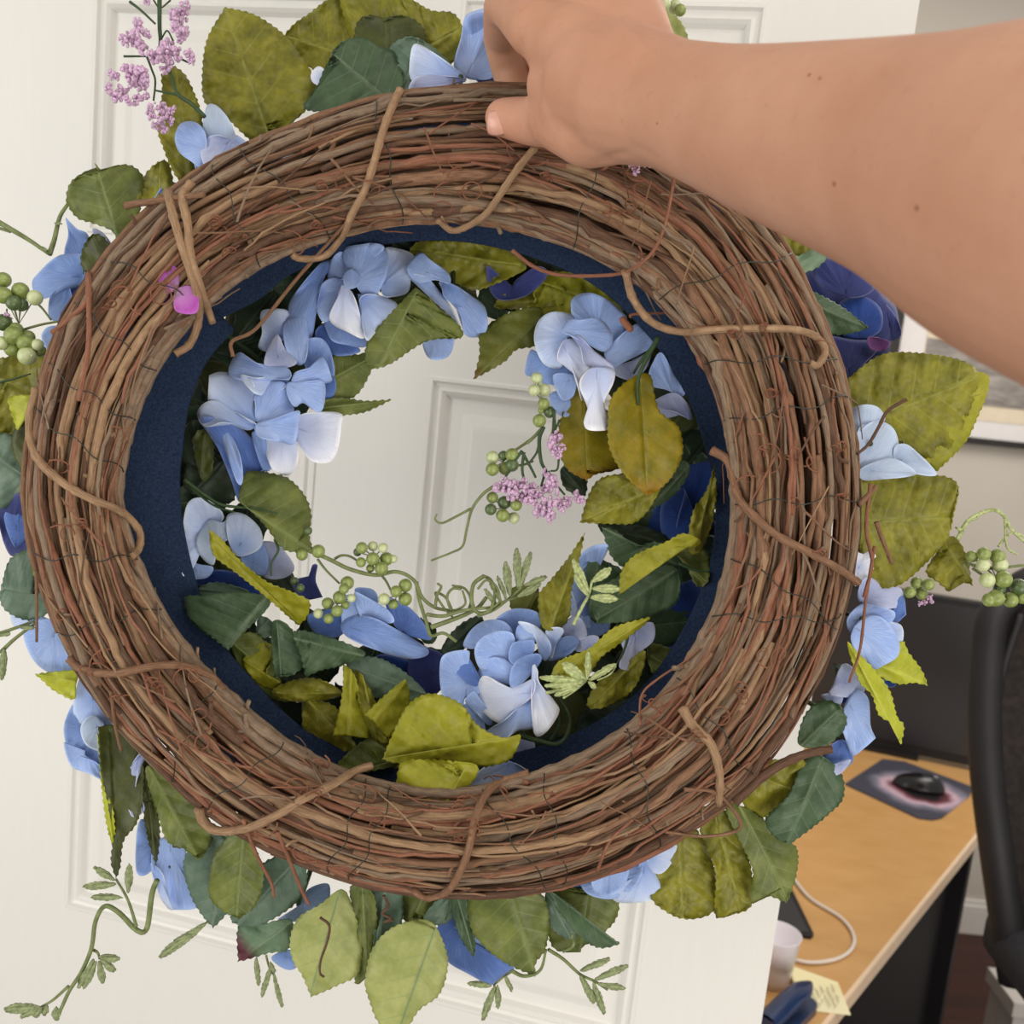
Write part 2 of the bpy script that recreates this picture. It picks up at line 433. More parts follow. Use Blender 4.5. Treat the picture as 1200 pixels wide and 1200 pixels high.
# picture on the far wall
WY = 2.89
def on_y(px, py, y=WY):
    r = ray(px, py); return CAM + r * ((y - CAM[1]) / r[1])
pbl = on_y(1058, 520); pz0 = on_y(1150, 521)[2]; px0 = on_y(1040, 430)[0]
px1, pz1 = px0 + .62, pz0 + .48
m_frame = m_plain('frame_black', O_(34, 30, 28), .4, .5); m_mat = m_plain('mat_white', O_(226, 222, 220), .8, .2, .02)
pic = empty('picture_frame', ((px0 + px1) / 2, WY, pz0), 'black framed picture with a white mat and a grey print hanging on the beige wall', 'picture')
mb = MB(); g = .018
for lo, hi in (((px0, WY - .02, pz0), (px1, WY + .005, pz0 + g)), ((px0, WY - .02, pz1 - g), (px1, WY + .005, pz1)), ((px0, WY - .02, pz0 + g), (px0 + g, WY + .005, pz1 - g)), ((px1 - g, WY - .02, pz0 + g), (px1, WY + .005, pz1 - g))): mb.box(lo, hi)
mb.build('frame', m_frame, pic, smooth=False)
mb = MB(); mb.box((px0 + g, WY - .008, pz0 + g), (px1 - g, WY + .004, pz1 - g)); mb.build('mat', m_mat, pic, smooth=False)
qa = on_y(1070, 484); qb = on_y(1198, 362)
m_cream = m_plain('cream_paper', O_(222, 208, 184), .8, .2, .03)
mb = MB(); mb.box((qa[0], WY - .010, on_y(1180, 496)[2]), (px1 - .09, WY - .007, pz1 - .07)); mb.build('inner_mat', m_cream, pic, smooth=False)
t = NT('grey_print', .7, .2); v = t.coord('Object', (3, 1, 14)); t.color(t.ramp(t.noise(v, 2.4, 5, .7), [(.3, O_(96, 90, 88)), (.5, O_(146, 140, 134)), (.75, O_(186, 180, 172))]))
mb = MB(); mb.box((qa[0] + .002, WY - .012, on_y(1180, 478)[2]), (px1 - .092, WY - .009, on_y(1080, 395)[2])); mb.build('print', t.m, pic, smooth=False)

# ------------------------------------------------------------------ desk
DH = .74
def dk(px, py): return on_z(px, py, DH)[:2]
e1 = dk(970, 1200); e2 = dk(1142, 985); ed = (e2 - e1) / np.linalg.norm(e2 - e1); en = np.array([-ed[1], ed[0]])   # en: away to the left/back
def dT(v):
    v = np.asarray(v, float); return np.concatenate([e2[None] + v[:, :1] * ed + v[:, 1:2] * en, v[:, 2:3]], 1)
m_wood = NT('desk_maple', .38, .45)
_f = m_wood.noise(m_wood.coord('Object', (3, 6, 2)), 4, 5, .6); m_wood.color(m_wood.ramp(_f, [(.3, O_(200, 152, 92)), (.7, O_(210, 164, 106))])); m_wood = m_wood.m
m_edge = m_plain('desk_edge', O_(236, 208, 176), .35, .5, .04)
m_blk = m_plain('black_laminate', O_(22, 20, 22), .6, .3)
desk = empty('desk', dT([[-.4, .35, 0]])[0], 'maple topped desk with black side panels behind the white door', 'desk')
mb = MB(); mb.prism([(-1.25, .006), (.42, .006), (.42, .95), (-1.25, .95)], DH - .025, DH, dT); mb.build('desktop', m_wood, desk, smooth=False)
mb = MB(); mb.prism([(-1.25, 0), (.42, 0), (.42, .0065), (-1.25, .0065)], DH - .025, DH + .0005, dT); mb.build('edge_band', m_edge, desk, smooth=False)
for a in (-1.22, .10):
    mb = MB(); mb.prism([(a, .02), (a + .03, .02), (a + .03, .9), (a, .9)], 0, DH - .025, dT); mb.build('side_panel', m_blk, desk, smooth=False)
mb = MB(); mb.prism([(-1.19, .05), (.10, .05), (.10, .07), (-1.19, .07)], .03, DH - .025, dT); mb.build('modesty_panel', m_blk, desk, smooth=False)
def flat_on_desk(mb, pts, h, z=DH, r=0):
    poly = [tuple(on_z(x, y, z)[:2]) for x, y in pts]
    mb.prism(poly, z, z + h)
# mouse pad with a print, mouse
t = NT('pad_print', .55, .3); v = t.coord('Object')
mpp = t.n('ShaderNodeMapping'); mpp.inputs['Scale'].default_value = (8.5, 8.5, 1); mpp.inputs['Rotation'].default_value = (0, 0, .7); t.l(v, mpp.inputs[0])
wv = t.n('ShaderNodeTexGradient', gradient_type='SPHERICAL'); t.l(mpp.outputs[0], wv.inputs[0])
nz = t.noise(v, 14, 3); ff = t.math('ADD', wv.outputs['Fac'], t.math('MULTIPLY', t.math('SUBTRACT', nz, .5), .5))
t.color(t.ramp(ff, [(.05, O_(72, 72, 84)), (.25, O_(132, 128, 144)), (.4, O_(206, 176, 190)), (.55, O_(116, 64, 74)), (.7, O_(26, 20, 24))]))
mb = MB(); flat_on_desk(mb, [(990, 920), (1034, 891), (1060, 894), (1140, 924), (1136, 934), (1103, 960), (1092, 962), (1076, 960)], .004)
tag(mb.build('mouse_pad', t.m, smooth=False), 'dark printed mouse pad with pink swirl lying on the maple desk', 'mouse pad')
mc = on_z(1076, 924, DH + .004); ma = on_z(1104, 929, DH + .004) - on_z(1045, 917, DH + .004); ma /= np.linalg.norm(ma); mn = np.array([-ma[1], ma[0], 0])
A = np.stack([ma, mn, np.array([0, 0, 1])], 1)
m_gloss = m_plain('mouse_black', O_(16, 14, 16), .25, .6)
ms = empty('computer_mouse', mc, 'glossy black computer mouse resting on the printed pad', 'mouse')
V = []; F = []; nu, nv = 20, 8
for i in range(nv + 1):
    p = i / nv * math.pi / 2
    for j in range(nu):
        a = 2 * math.pi * j / nu; x = math.cos(a); y = math.sin(a)
        V.append((.056 * x * math.cos(p) ** .7, .030 * y * math.cos(p) ** .7 * (1 - .12 * x * x), .034 * math.sin(p) * (1 + .12 * x)))
for i in range(nv):
    for j in range(nu): F.append((i * nu + j, i * nu + (j + 1) % nu, (i + 1) * nu + (j + 1) % nu, (i + 1) * nu + j))
F.append(tuple(range(nu))[::-1])
mesh_obj('mouse_body', np.array(V) @ A.T + mc, F, m_gloss, ms)
mb = MB(); mb.ball(mc + ma * .03 + np.array([0, 0, .030]), .007, 12, 8, (1, .5, 1), A); mb.build('scroll_wheel', m_plain('wheel_grey', O_(150, 150, 155), .3, .6), ms)
# monitor at the back of the desk
mA = on_z(985, 872, DH)[:2]; mB_ = on_z(1148, 906, DH)[:2]; md_ = (mB_ - mA); mL = np.linalg.norm(md_); md_ /= mL; mno = np.array([-md_[1], md_[0]])
mA = mA - md_ * .18; mL += .20
m_scr = m_plain('screen_black', O_(40, 38, 40), .35, .5, .06, 3); m_bez = m_plain('bezel_black', O_(26, 25, 27), .5, .4)
def mT(v):
    v = np.asarray(v, float); return np.concatenate([mA[None] + v[:, :1] * md_ + v[:, 1:2] * mno, v[:, 2:3]], 1)
def rrect(x0, x1, y0, y1, r, n=6):
    out = []
    for cx, cy, a0 in ((x1 - r, y1 - r, 0), (x0 + r, y1 - r, 90), (x0 + r, y0 + r, 180), (x1 - r, y0 + r, 270)):
        for k in range(n + 1):
            a = math.radians(a0 + 90 * k / n); out.append((cx + r * math.cos(a), cy + r * math.sin(a)))
    return out
mon = empty('monitor', mT([[mL / 2, .05, DH]])[0], 'wide black computer monitor standing at the back of the maple desk', 'monitor')
zT = DH + .40
def vert_T(off, TT):    # prism in x,z extruded along normal
    return lambda v: TT(np.stack([v[:, 0], v[:, 2] + off, v[:, 1]], 1))
mb = MB(); mb.prism(rrect(0, mL, DH + .012, zT, .02), 0, .035, vert_T(0, mT)); mb.build('casing', m_bez, mon, smooth=False)
mb = MB(); mb.prism(rrect(.012, mL - .012, DH + .035, zT - .012, .008), -.003, .002, vert_T(0, mT)); mb.build('screen', m_scr, mon, smooth=False)
mb = MB(); mb.prism([(mL / 2 - .1, -.01), (mL / 2 + .1, -.01), (mL / 2 + .1, .14), (mL / 2 - .1, .14)], DH, DH + .012, mT); mb.prism([(mL / 2 - .03, .035), (mL / 2 + .03, .035), (mL / 2 + .03, .06), (mL / 2 - .03, .06)], DH + .01, DH + .25, mT); mb.build('stand', m_bez, mon, smooth=False)

# tablet, cable, sticky notes, cup, stapler
m_tab = m_plain('tablet_dark', O_(46, 46, 50), .3, .5)
tb = empty('tablet', on_z(910, 1060, DH), 'dark flat tablet lying on the maple desk beside the white cable', 'tablet')
mb = MB(); flat_on_desk(mb, [(925, 1040), (953, 1098), (950, 1101), (880, 1090), (850, 1085), (850, 1000), (915, 1010)], .006, DH); mb.build('tablet_body', m_bez, tb, smooth=False)
mb = MB(); flat_on_desk(mb, [(922, 1042), (948, 1093), (880, 1085), (860, 1080), (860, 1010), (912, 1020)], .001, DH + .006); mb.build('tablet_screen', m_tab, tb, smooth=False)
m_cab = m_plain('cable_white', O_(226, 216, 204), .4, .4, .03)
cp = crom([on_z(x, y, DH + .004) for x, y in ((930, 1030), (950, 1053), (985, 1075), (1000, 1095), (998, 1112), (980, 1124), (950, 1128), (925, 1123), (905, 1118), (885, 1112))], 8)
mb = MB(); mb.tube(cp, .003, 8); tag(mb.build('charging_cable', m_cab), 'white charging cable looping over the maple desk', 'cable')
cpl = on_z(926, 1040, DH + .006)
m_note = NT('note_yellow', .8, .15); _n = m_note
_n.color(_n.ramp(_n.noise(_n.coord('Object'), 6, 2), [(.3, O_(236, 226, 178)), (.7, O_(244, 236, 198))])); m_note = m_note.m
m_ink = m_plain('pencil_ink', O_(140, 136, 124), .8, .1)
note = empty('sticky_note', on_z(960, 1165, DH), 'pale yellow handwritten sticky note overhanging the desk edge', 'note')
c4 = [on_z(x, y, DH + .002) for x, y in ((920, 1138), (982, 1151), (997, 1189), (950, 1184), (932, 1160))]
top = []
mb = MB(); V = np.array(c4 + [c - np.array([0, 0, .0012]) for c in c4]); V[0][2] += .012; V[5][2] += .012; V[4][2] += .004; V[9][2] += .004
mb.add(V, [(0, 1, 2, 3, 4)[::-1], (5, 6, 7, 8, 9), (0, 1, 6, 5), (1, 2, 7, 6), (2, 3, 8, 7), (3, 4, 9, 8), (4, 0, 5, 9)]); mb.build('note_sheet', m_note, note, smooth=False)
mb = MB(); rn = random.Random(4)
A0, B0, C0 = c4[4], c4[1], c4[2]
for li in range(6):        # lines of tiny handwriting strokes
    for k in range(9):
        if rn.random() < .2: continue
        a = .12 + li * .135; b = .12 + k * .085
        p = c4[4] * (1 - a) * (1 - b) + c4[1] * a * (1 - b) + c4[2] * a * b + c4[3] * (1 - a) * b
        e = (c4[2] - c4[1]) * .04; q = (c4[1] - c4[4]) * rn.uniform(.02, .05)
        u_ = np.array([0, 0, .0028]); mb.tube([p - e + u_, p + q + u_, p + e + u_, p + e * 1.6 - q * .6 + u_], .00035, 4)
mb.build('handwriting', m_ink, note)
note2 = MB(); flat_on_desk(note2, [(860, 1092), (908, 1096), (938, 1103), (912, 1112), (860, 1105)], .003, DH)
tag(note2.build('notepad', m_note, smooth=False), 'corner of a yellow notepad beneath the dark tablet on the desk', 'notepad')
m_cup = m_plain('cup_frosted', O_(232, 226, 232), .3, .5, .02)
cc = on_z(903, 1150, DH); V = []; F = []
cupprof = [(.0, .002), (.024, .002), (.026, 0), (.033, .075), (.0345, .078), (.033, .078), (.0245, .004), (0, .004)]
seg = 28
for r, z in cupprof:
    for j in range(seg): a = 2 * math.pi * j / seg; V.append((r * math.cos(a), r * math.sin(a), z))
for i in range(len(cupprof) - 1):
    for j in range(seg): F.append((i * seg + j, i * seg + (j + 1) % seg, (i + 1) * seg + (j + 1) % seg, (i + 1) * seg + j))
tag(mesh_obj('plastic_cup', np.array(V) + cc, F, m_cup), 'small frosted white cup on the desk beside the door edge', 'cup')
m_navyp = m_plain('stapler_navy', O_(30, 48, 84), .25, .6); m_met = m_plain('steel', O_(170, 180, 196), .25, .6, .05, 20, 0, .9)
st = empty('stapler', on_z(915, 1190, DH), 'glossy navy blue stapler at the near end of the desk', 'stapler')
sa = on_z(946, 1176, DH)[:2]; sb = on_z(880, 1240, DH)[:2]; sd = (sb - sa); sLn = np.linalg.norm(sd); sd /= sLn; sn_ = np.array([-sd[1], sd[0]]); sLn = .14
def sT(v):
    v = np.asarray(v, float); return np.concatenate([sa[None] + v[:, :1] * sd + v[:, 1:2] * sn_, v[:, 2:3]], 1)
mb = MB(); mb.prism(rrect(0, sLn, -.02, .02, .018), DH, DH + .012, sT); mb.build('base', m_navyp, st, smooth=False)
mb = MB(); mb.prism(rrect(.004, sLn - .01, -.008, .008, .006), DH + .026, DH + .034, sT); mb.build('magazine', m_met, st, smooth=False)
mb = MB(); V = []; F = []
for i in range(13):
    x = .002 + i / 12 * (sLn - .004); h = .020 * math.sin(math.pi * min(1, (i + .6) / 8) * .5) * (1 - .35 * (i / 12)); wv_ = .016 * (math.sin(math.pi * min(1, (i + .7) / 4) * .5))
    for j in range(13):
        a = math.pi * j / 12; V.append((x, wv_ * math.cos(a), DH + .034 + h * math.sin(a)))
for i in range(12):
    for j in range(12): F.append((i * 13 + j, i * 13 + j + 1, (i + 1) * 13 + j + 1, (i + 1) * 13 + j))
mesh_obj('arm', sT(V), F, m_navyp, st)
mb = MB(); mb.prism(rrect(sLn - .03, sLn - .005, -.012, .012, .005), DH + .01, DH + .04, sT); mb.build('hinge', m_navyp, st, smooth=False)

# ------------------------------------------------------------------ office chair
m_ch = m_plain('chair_black', O_(34, 32, 34), .55, .4, .15, 20); m_seat = m_plain('chair_seat_fabric', O_(52, 52, 56), .85, .2, .15, 160, .3)
t = NT('chair_mesh', .8, .2); f = t.noise(t.coord('Object'), 90, 2); t.color(t.ramp(f, [(.35, O_(44, 39, 38)), (.65, O_(58, 51, 48))])); m_mesh = t.m
CD = 1.50
chair = empty('office_chair', (P(1290, 1100, CD)[0], P(1290, 1100, CD)[1], 0), 'black office chair with tall curved mesh back pulled beside the desk', 'chair')
mb = MB()      # side rail and far rail joined over the top: one bent loop
left = [(1190, 1150, CD), (1178, 1070, CD), (1166, 985, CD + .0), (1156, 900, CD + .01), (1154, 830, CD + .03), (1157, 765, CD + .05), (1163, 725, CD + .06), (1182, 702, CD + .07), (1215, 680, CD + .06), (1290, 680, CD + .04), (1350, 700, CD + .0), (1372, 760, CD - .04), (1378, 850, CD - .08), (1375, 960, CD - .10), (1372, 1060, CD - .11), (1372, 1130, CD - .11)]
lp = crom([P(*p) for p in left], 6); mb.tube(lp, .024, 12); mb.build('back_frame', m_ch, chair)
V = []; F = []; nr = 12
Lp = [P(*p) for p in left[:7]]; Rp = [P(*p) for p in (left[15], left[14], left[13], left[12], left[11], left[11], left[10])]
Lc = crom(Lp, 4); Rc = crom(Rp, 4); nn_ = len(Lc)
bk = np.array([-.05, .06, 0])
for i in range(nn_):
    for j in range(nr + 1):
        s = j / nr; V.append(Lc[i] * (1 - s) + Rc[i] * s + bk * math.sin(math.pi * s))
for i in range(nn_ - 1):
    for j in range(nr): F.append((i * (nr + 1) + j, i * (nr + 1) + j + 1, (i + 1) * (nr + 1) + j + 1, (i + 1) * (nr + 1) + j))
o = mesh_obj('back_mesh', V, F, m_mesh, chair); sm = o.modifiers.new('s', 'SOLIDIFY'); sm.thickness = .004
mb = MB(); mb.tube(crom([P(1146, 870, CD + .02), P(1175, 905, CD + .05), P(1250, 930, CD + .06), P(1330, 910, CD + .0), P(1378, 870, CD - .08)], 8), .014, 8); mb.build('lumbar_bar', m_ch, chair)
mb = MB(); mb.tube(crom([P(1196, 720, CD + .05), P(1172, 800, CD + .04), P(1165, 900, CD + .03), P(1180, 1000, CD + .03), P(1192, 1110, CD + .02)], 8), .007, 8); mb.build('inner_rail', m_ch, chair)
sc3 = P(1420, 1180, CD - .12)
Vs = []; mb = MB(); cw = .24
poly = rrect(sc3[0] - cw, sc3[0] + cw, sc3[1] - .22, sc3[1] + .22, .09, 7)
for (sc_, z0) in ((.92, sc3[2] - .05), (1.0, sc3[2] - .03), (1.0, sc3[2] + .0), (.94, sc3[2] + .022), (.7, sc3[2] + .03)):
    Vs += [(sc3[0] + (x - sc3[0]) * sc_, sc3[1] + (y - sc3[1]) * sc_, z0) for x, y in poly]
n_ = len(poly); F = []
for k in range(4):
    for i in range(n_): F.append((k * n_ + i, k * n_ + (i + 1) % n_, (k + 1) * n_ + (i + 1) % n_, (k + 1) * n_ + i))
F.append(tuple(range(n_))[::-1]); F.append(tuple(4 * n_ + i for i in range(n_)))
mesh_obj('seat', Vs, F, m_seat, chair)
zs = sc3[2] - .05
mb = MB(); mb.tube([(sc3[0], sc3[1], zs), (sc3[0], sc3[1], .12)], .028, 14); mb.build('gas_lift', m_ch, chair)
for k in range(5):
    a = 2 * math.pi * k / 5 + .3; e = np.array([sc3[0] + .30 * math.cos(a), sc3[1] + .30 * math.sin(a), .075])
    mb = MB(); mb.tube(crom([np.array([sc3[0], sc3[1], .13]), (np.array([sc3[0], sc3[1], .13]) + e) / 2 + np.array([0, 0, .01]), e], 4), [.026] * 4 + [.02] * 5, 8); sp_ = mb.build('base_arm', m_ch, chair)
    mb = MB(); mb.ball(e - np.array([0, 0, .045]), .029, 12, 8, (1, .8, 1)); mb.build('caster', m_ch, sp_)
# white box on the floor behind the chair
bx = on_z(1175, 1150, .34); m_card = m_plain('box_white', O_(204, 198, 192), .7, .2, .05)
bxo = empty('storage_box', (1.42, 2.3, 0), 'pale grey storage box on the floor behind the office chair', 'box')
mb = MB(); mb.box((1.285, 2.19, 0), (1.60, 2.31, .20)); mb.build('box_body', m_card, bxo, smooth=False)
mb = MB(); mb.box((1.275, 2.18, .20), (1.61, 2.32, .235)); mb.build('lid', m_card, bxo, smooth=False)
ps = on_y(1146, 1080); m_plug = m_plain('plug_grey', O_(120, 112, 106), .5, .4)
# ------------------------------------------------------------------ the wreath
WD = .57
wreath = empty('wreath', P(516, 1048, WD), 'round grapevine wreath with blue hydrangeas and green leaves, held up before the white door', 'wreath')
CX, CY = 516., 578.
_a = np.radians([0, 22, 45, 68, 90, 112, 135, 157, 180, 202, 225, 248, 270, 292, 315, 338])
_ro = np.array([489, 492, 496, 484, 470, 462, 462, 474, 488, 489, 476, 462, 472, 500, 505, 492.])
_ri = np.array([341, 347, 350, 346, 348, 342, 338, 352, 374, 362, 344, 322, 316, 322, 338, 343.])
def rin(t): return np.interp(np.mod(t, 2 * np.pi), np.append(_a, 2 * np.pi), np.append(_ri, _ri[0]))
def rout(t): return np.interp(np.mod(t, 2 * np.pi), np.append(_a, 2 * np.pi), np.append(_ro, _ro[0]))
HH = .030
def band(t, u, lay=1.0, off=0.0):
    """point on the twig torus: t angle, u 0 inner..1 outer, lay 1 front.. -1 back"""
    r = rin(t) + (rout(t) - rin(t)) * u
    x = CX + r * np.cos(t); y = CY + r * np.sin(t)
    h = HH * np.sqrt(np.clip(1 - (2 * u - 1)**2 * .92, 0, 1))
    return x, y, WD - h * lay + off
R = random.Random(11)
def twig(name, t0, span, u0, u1, lay, r, mat, wig=1.0, seg=7, parent=wreath):
    n = max(14, int(abs(span) * 26)); t = np.linspace(t0, t0 + span, n); s = np.linspace(0, 1, n)
    ph = R.uniform(0, 6.28); f1 = R.uniform(.8, 1.6)
    u = u0 + (u1 - u0) * s + wig * .035 * np.sin(abs(span) * f1 * 2.1 * s * 1.4 + ph)
    jog = np.zeros(n); cur = 0; nod = np.ones(n); k = R.randint(2, 6)
    while k < n:
        cur = R.choice((-1, 1)) * R.uniform(.008, .032) * wig; jog[k:] += cur; nod[k] = R.uniform(1.12, 1.38); k += R.randint(4, 9)
    jog -= np.linspace(0, jog[-1], n)
    u = np.clip(u + jog, -.01 + r / 160, 1.03 - r / 160)
    la = lay + .10 * np.sin(4 * s * abs(span) + ph * 2) * wig
    x, y, d = band(t, u, la)
    x = x + np.array([R.uniform(-.7, .7) for _ in range(n)]); y = y + np.array([R.uniform(-.7, .7) for _ in range(n)])
    rad = r * np.linspace(1.08, .82, n) * nod * d / FOC
    mb = MB(); mb.tube(Pn(x, y, d), rad, seg)
    if r > 2.4:                                            # little side stubs at nodes
        for _ in range(R.randint(0, 2)):
            k = R.randint(3, n - 4); q = Pn(x[k], y[k], d[k]); tn = Pn(x[k + 1], y[k + 1], d[k + 1]) - q; tn /= np.linalg.norm(tn)
            side = np.cross(tn, FWD) * R.choice((-1, 1)); e = q + (tn * R.uniform(.3, 1) + side * .8 - FWD * .5) * R.uniform(.004, .009)
            mb.tube([q, (q + e) / 2 + tn * .001, e], [rad[k] * .7, rad[k] * .5, rad[k] * .45], 5)
    return mb.build(name, mat, parent)
cnt = 0
def pick(w): 
    x = R.random() * sum(w); i = 0
    while x > w[i]: x -= w[i]; i += 1
    return i
# deep layers: joined, they only show through the gaps
mbs = [MB(), MB(), MB()]
for i in range(150):
    lay = R.uniform(-.7, .45); u = R.random(); t0 = R.uniform(0, 6.28); sp_ = R.uniform(1.3, 3)
    n = int(sp_ * 16); t = np.linspace(t0, t0 + sp_, n); uu = np.clip(u + .06 * np.sin(t * 3 + i) + np.linspace(0, R.uniform(-.2, .2), n), .02, .98)
    x, y, d = band(t, uu, lay); mbs[i % 3].tube(Pn(x, y, d), R.uniform(1.8, 4.2) * d / FOC, 5)
for i, m in enumerate(mbs):
    o = m.build('inner_twigs', BM[(4, 1, 3)[i]], wreath); tag(o, kind='stuff')
# front twigs, one by one
N1 = 155
for i in range(N1):
    u = (i * .6180339) % 1.0; u = .0 + 1.0 * u
    t0 = R.uniform(0, 6.28); sp_ = R.uniform(1.5, 3.9)
    r = R.choice((1.8, 2.2, 2.7, 3.3, 4.0, 5.2)) if u > .4 else R.choice((2.3, 3.2, 4.4, 5.6, 7.2))
    right_side = math.cos(t0 + sp_ / 2) > .2
    q_r = 1.0 + 2.6 * max(0, math.cos(t0 + sp_ / 2 - .5)); m = BM[pick((2.4, 3, q_r, 1.8, .8)) if u > .45 else pick((4, 3, q_r * .5, 2.4, .4))]
    twig('twig', t0, sp_, u, min(1, max(0, u + R.uniform(-.30, .30))), R.uniform(.62, 1.02), r, m)
for i in range(90):                                        # thinner reddish runners on top
    u = R.random(); t0 = R.uniform(0, 6.28)
    twig('twig', t0, R.uniform(.5, 1.6), u, min(1, max(0, u + R.uniform(-.45, .45))), R.uniform(.98, 1.14), R.uniform(1.1, 2.2), BM[pick((2, 2, 2.4, 1, 1.4))], 1.4, 6)
# knobby short stubs and curling tendrils
for i in range(80):
    t = R.uniform(0, 6.28); u = R.uniform(.05, .95); n = 16
    turns = R.uniform(.4, 1.6) if i % 3 else R.uniform(2, 3.4); rad0 = R.uniform(6, 20) if i % 3 else R.uniform(5, 9)
    x0, y0, d0 = band(t, u, 1.1); a = np.linspace(0, turns * 6.28, n) + R.uniform(0, 6.28)
    rr = rad0 * np.linspace(1, .45, n); adv = R.uniform(5, 30); dr = R.uniform(0, 6.28)
    s = np.linspace(0, 1, n)
    x = x0 + rr * np.cos(a) + adv * s * math.cos(dr); y = y0 + rr * np.sin(a) * R.uniform(.6, 1) + adv * s * math.sin(dr)
    d = d0 - .004 + .003 * np.sin(a)
    q = crom(np.stack([x, y, d], -1), 3); mb = MB(); mb.tube(Pn(q[:, 0], q[:, 1], q[:, 2]), np.linspace(1.1, .55, len(q)) * .55 / FOC, 5)
    mb.build('tendril', TM, wreath)
for i in range(60):                                        # straight crossing whiskers and sticks
    t = R.uniform(0, 6.28); u = R.uniform(0, .9); du = R.uniform(.12, .5) * R.choice((-1, 1)); dtt = R.uniform(.05, .3)
    s = np.linspace(0, 1, 9); x, y, d = band(t + dtt * s, np.clip(u + du * s, -.06, 1.06), 1.1, -.003)
    y = y + 3 * np.sin(s * 5 + i); mb = MB(); mb.tube(Pn(x, y, d), np.linspace(1.6, .9, 9) * R.uniform(.7, 1.2) * .55 / FOC, 5)
    mb.build('tendril', BM[pick((1, 1, 3, 1, 1))], wreath)

# the vines that lash the bundle together (traced crossings)
def lash(s, r, m=0, lift=.006, d0=None, taper=.8):
    p, _ = parse(s); q = crom(p, 7); r_ = np.hypot(q[:, 0] - CX, q[:, 1] - CY); t = np.arctan2(q[:, 1] - CY, q[:, 0] - CX)
    u = (r_ - rin(t)) / (rout(t) - rin(t)); uc = np.clip(u, 0, 1)
    h = HH * np.sqrt(np.clip(1 - (2 * uc - 1)**2 * .92, 0, 1)); over = np.clip(np.maximum(-u, u - 1), 0, .3)
    d = WD - h - lift + over * .05
    k = np.ones(len(q)); k[::6] *= 1.15
    rad = np.linspace(r, r * taper, len(q)) * k * d / FOC
    mb = MB(); mb.tube(Pn(q[:, 0], q[:, 1], d), rad, 8); return mb.build('lashing_vine', BM[m], wreath)
for s, r, m in [
 ('469,106 462,120 450,150 440,185 428,222 413,250 400,278 380,300 352,303 342,298', 5, 0),
 ('627,173 605,200 587,227 570,250 550,264 530,270 513,258', 4.6, 0),
 ('197,226 205,260 217,300 230,340 233,372 223,402 205,415', 5.6, 0),
 ('224,215 214,232 220,262 224,300 238,345 249,378', 5.6, 0),
 ('600,293 625,312 655,322 700,323 735,318 765,295 780,260 792,200', 2.4, 2),
 ('733,318 742,350 765,378 800,389 843,386 900,385 935,387 958,396 967,412 958,428 950,425', 5, 0),
 ('835,528 853,540 860,565 870,590 907,625 950,648 985,668 1006,683', 5.6, 1),
 ('43,455 35,490 37,520 50,545 80,570 110,586 143,600 163,622 163,642 155,652', 5.4, 0),
 ('82,772 92,782 112,788 140,789 167,783 200,779 227,783 250,795 262,808', 5.4, 1),
 ('233,948 238,962 253,973 275,973 300,967 330,952 352,938 385,922 415,904 436,897', 5.6, 0),
 ('620,906 590,916 570,930 557,960 548,1000 535,1030 522,1046 500,1052 485,1044', 5, 1),
 ('800,830 812,850 833,872 843,905 842,942', 6, 0),
 ('148,241 165,238 200,233 240,228', 4.4, 1),
 ('752,835 775,815 805,795 835,765 815,790 800,815', 2.4, 1),
 ('750,850 752,815 772,795 803,775 820,760', 1.6, 2),
 ('62,390 80,375 104,350 103,322 104,400 92,470', 3.6, 2),
 ('1025,640 1015,700 1008,760 995,800', 2.0, 2), ('1020,567 1015,620 1022,660 1012,700', 2.4, 2),
 ('1062,468 1040,482 1030,500 1018,520 1005,532', 2.2, 4), ('1027,612 1035,635 1045,660', 2.8, 1), ('1007,592 1015,583 1027,570', 3.4, 1),
 ('325,975 340,1010 352,1040 362,1060', 2.4, 2), ('285,960 300,1000 318,1035 321,1052', 2.2, 2),
 ('375,1075 386,1085 383,1105 376,1125 375,1140 380,1145', 1.6, 4), ('130,810 135,850 142,880', 2.2, 1), ('42,668 43,700 43,752', 2.0, 1),
 ('273,418 272,400 300,385 345,330 380,290 405,262', 2.4, 1),
 ('450,1050 455,1062 448,1070 458,1076 450,1080 461,1078', 1.8, 4), ('860,940 900,905 940,885 975,878', 6.2, 4),
 ('802,925 840,930 868,968 830,980 780,975', 2.4, 1), ('700,1020 715,985 742,960', 2.2, 2)]:
    lash(s, r, m)

# dark green florist's wire around the bundle
for i, tdeg in enumerate([2, 12, 24, 38, 52, 70, 82, 99, 104, 122, 140, 158, 168, 184, 193, 203, 218, 232, 247, 262, 298, 318, 334, 346]):
    t0 = math.radians(tdeg); n = 22; s = np.linspace(-.03, 1.03, n); sk = R.uniform(-.14, .14)
    tt = t0 + sk * s + .01 * np.sin(s * 14 + i)
    x, y, d = band(tt, np.clip(s, 0, 1), 1.0, -.0045); d = d + .0012 * np.sin(s * 19 + i) + .02 * np.clip(np.abs(s - .5) - .49, 0, 1)
    mb = MB(); mb.tube(Pn(x, y, d), .75 * .54 / FOC, 5); mb.build('binding_wire', WM, wreath)

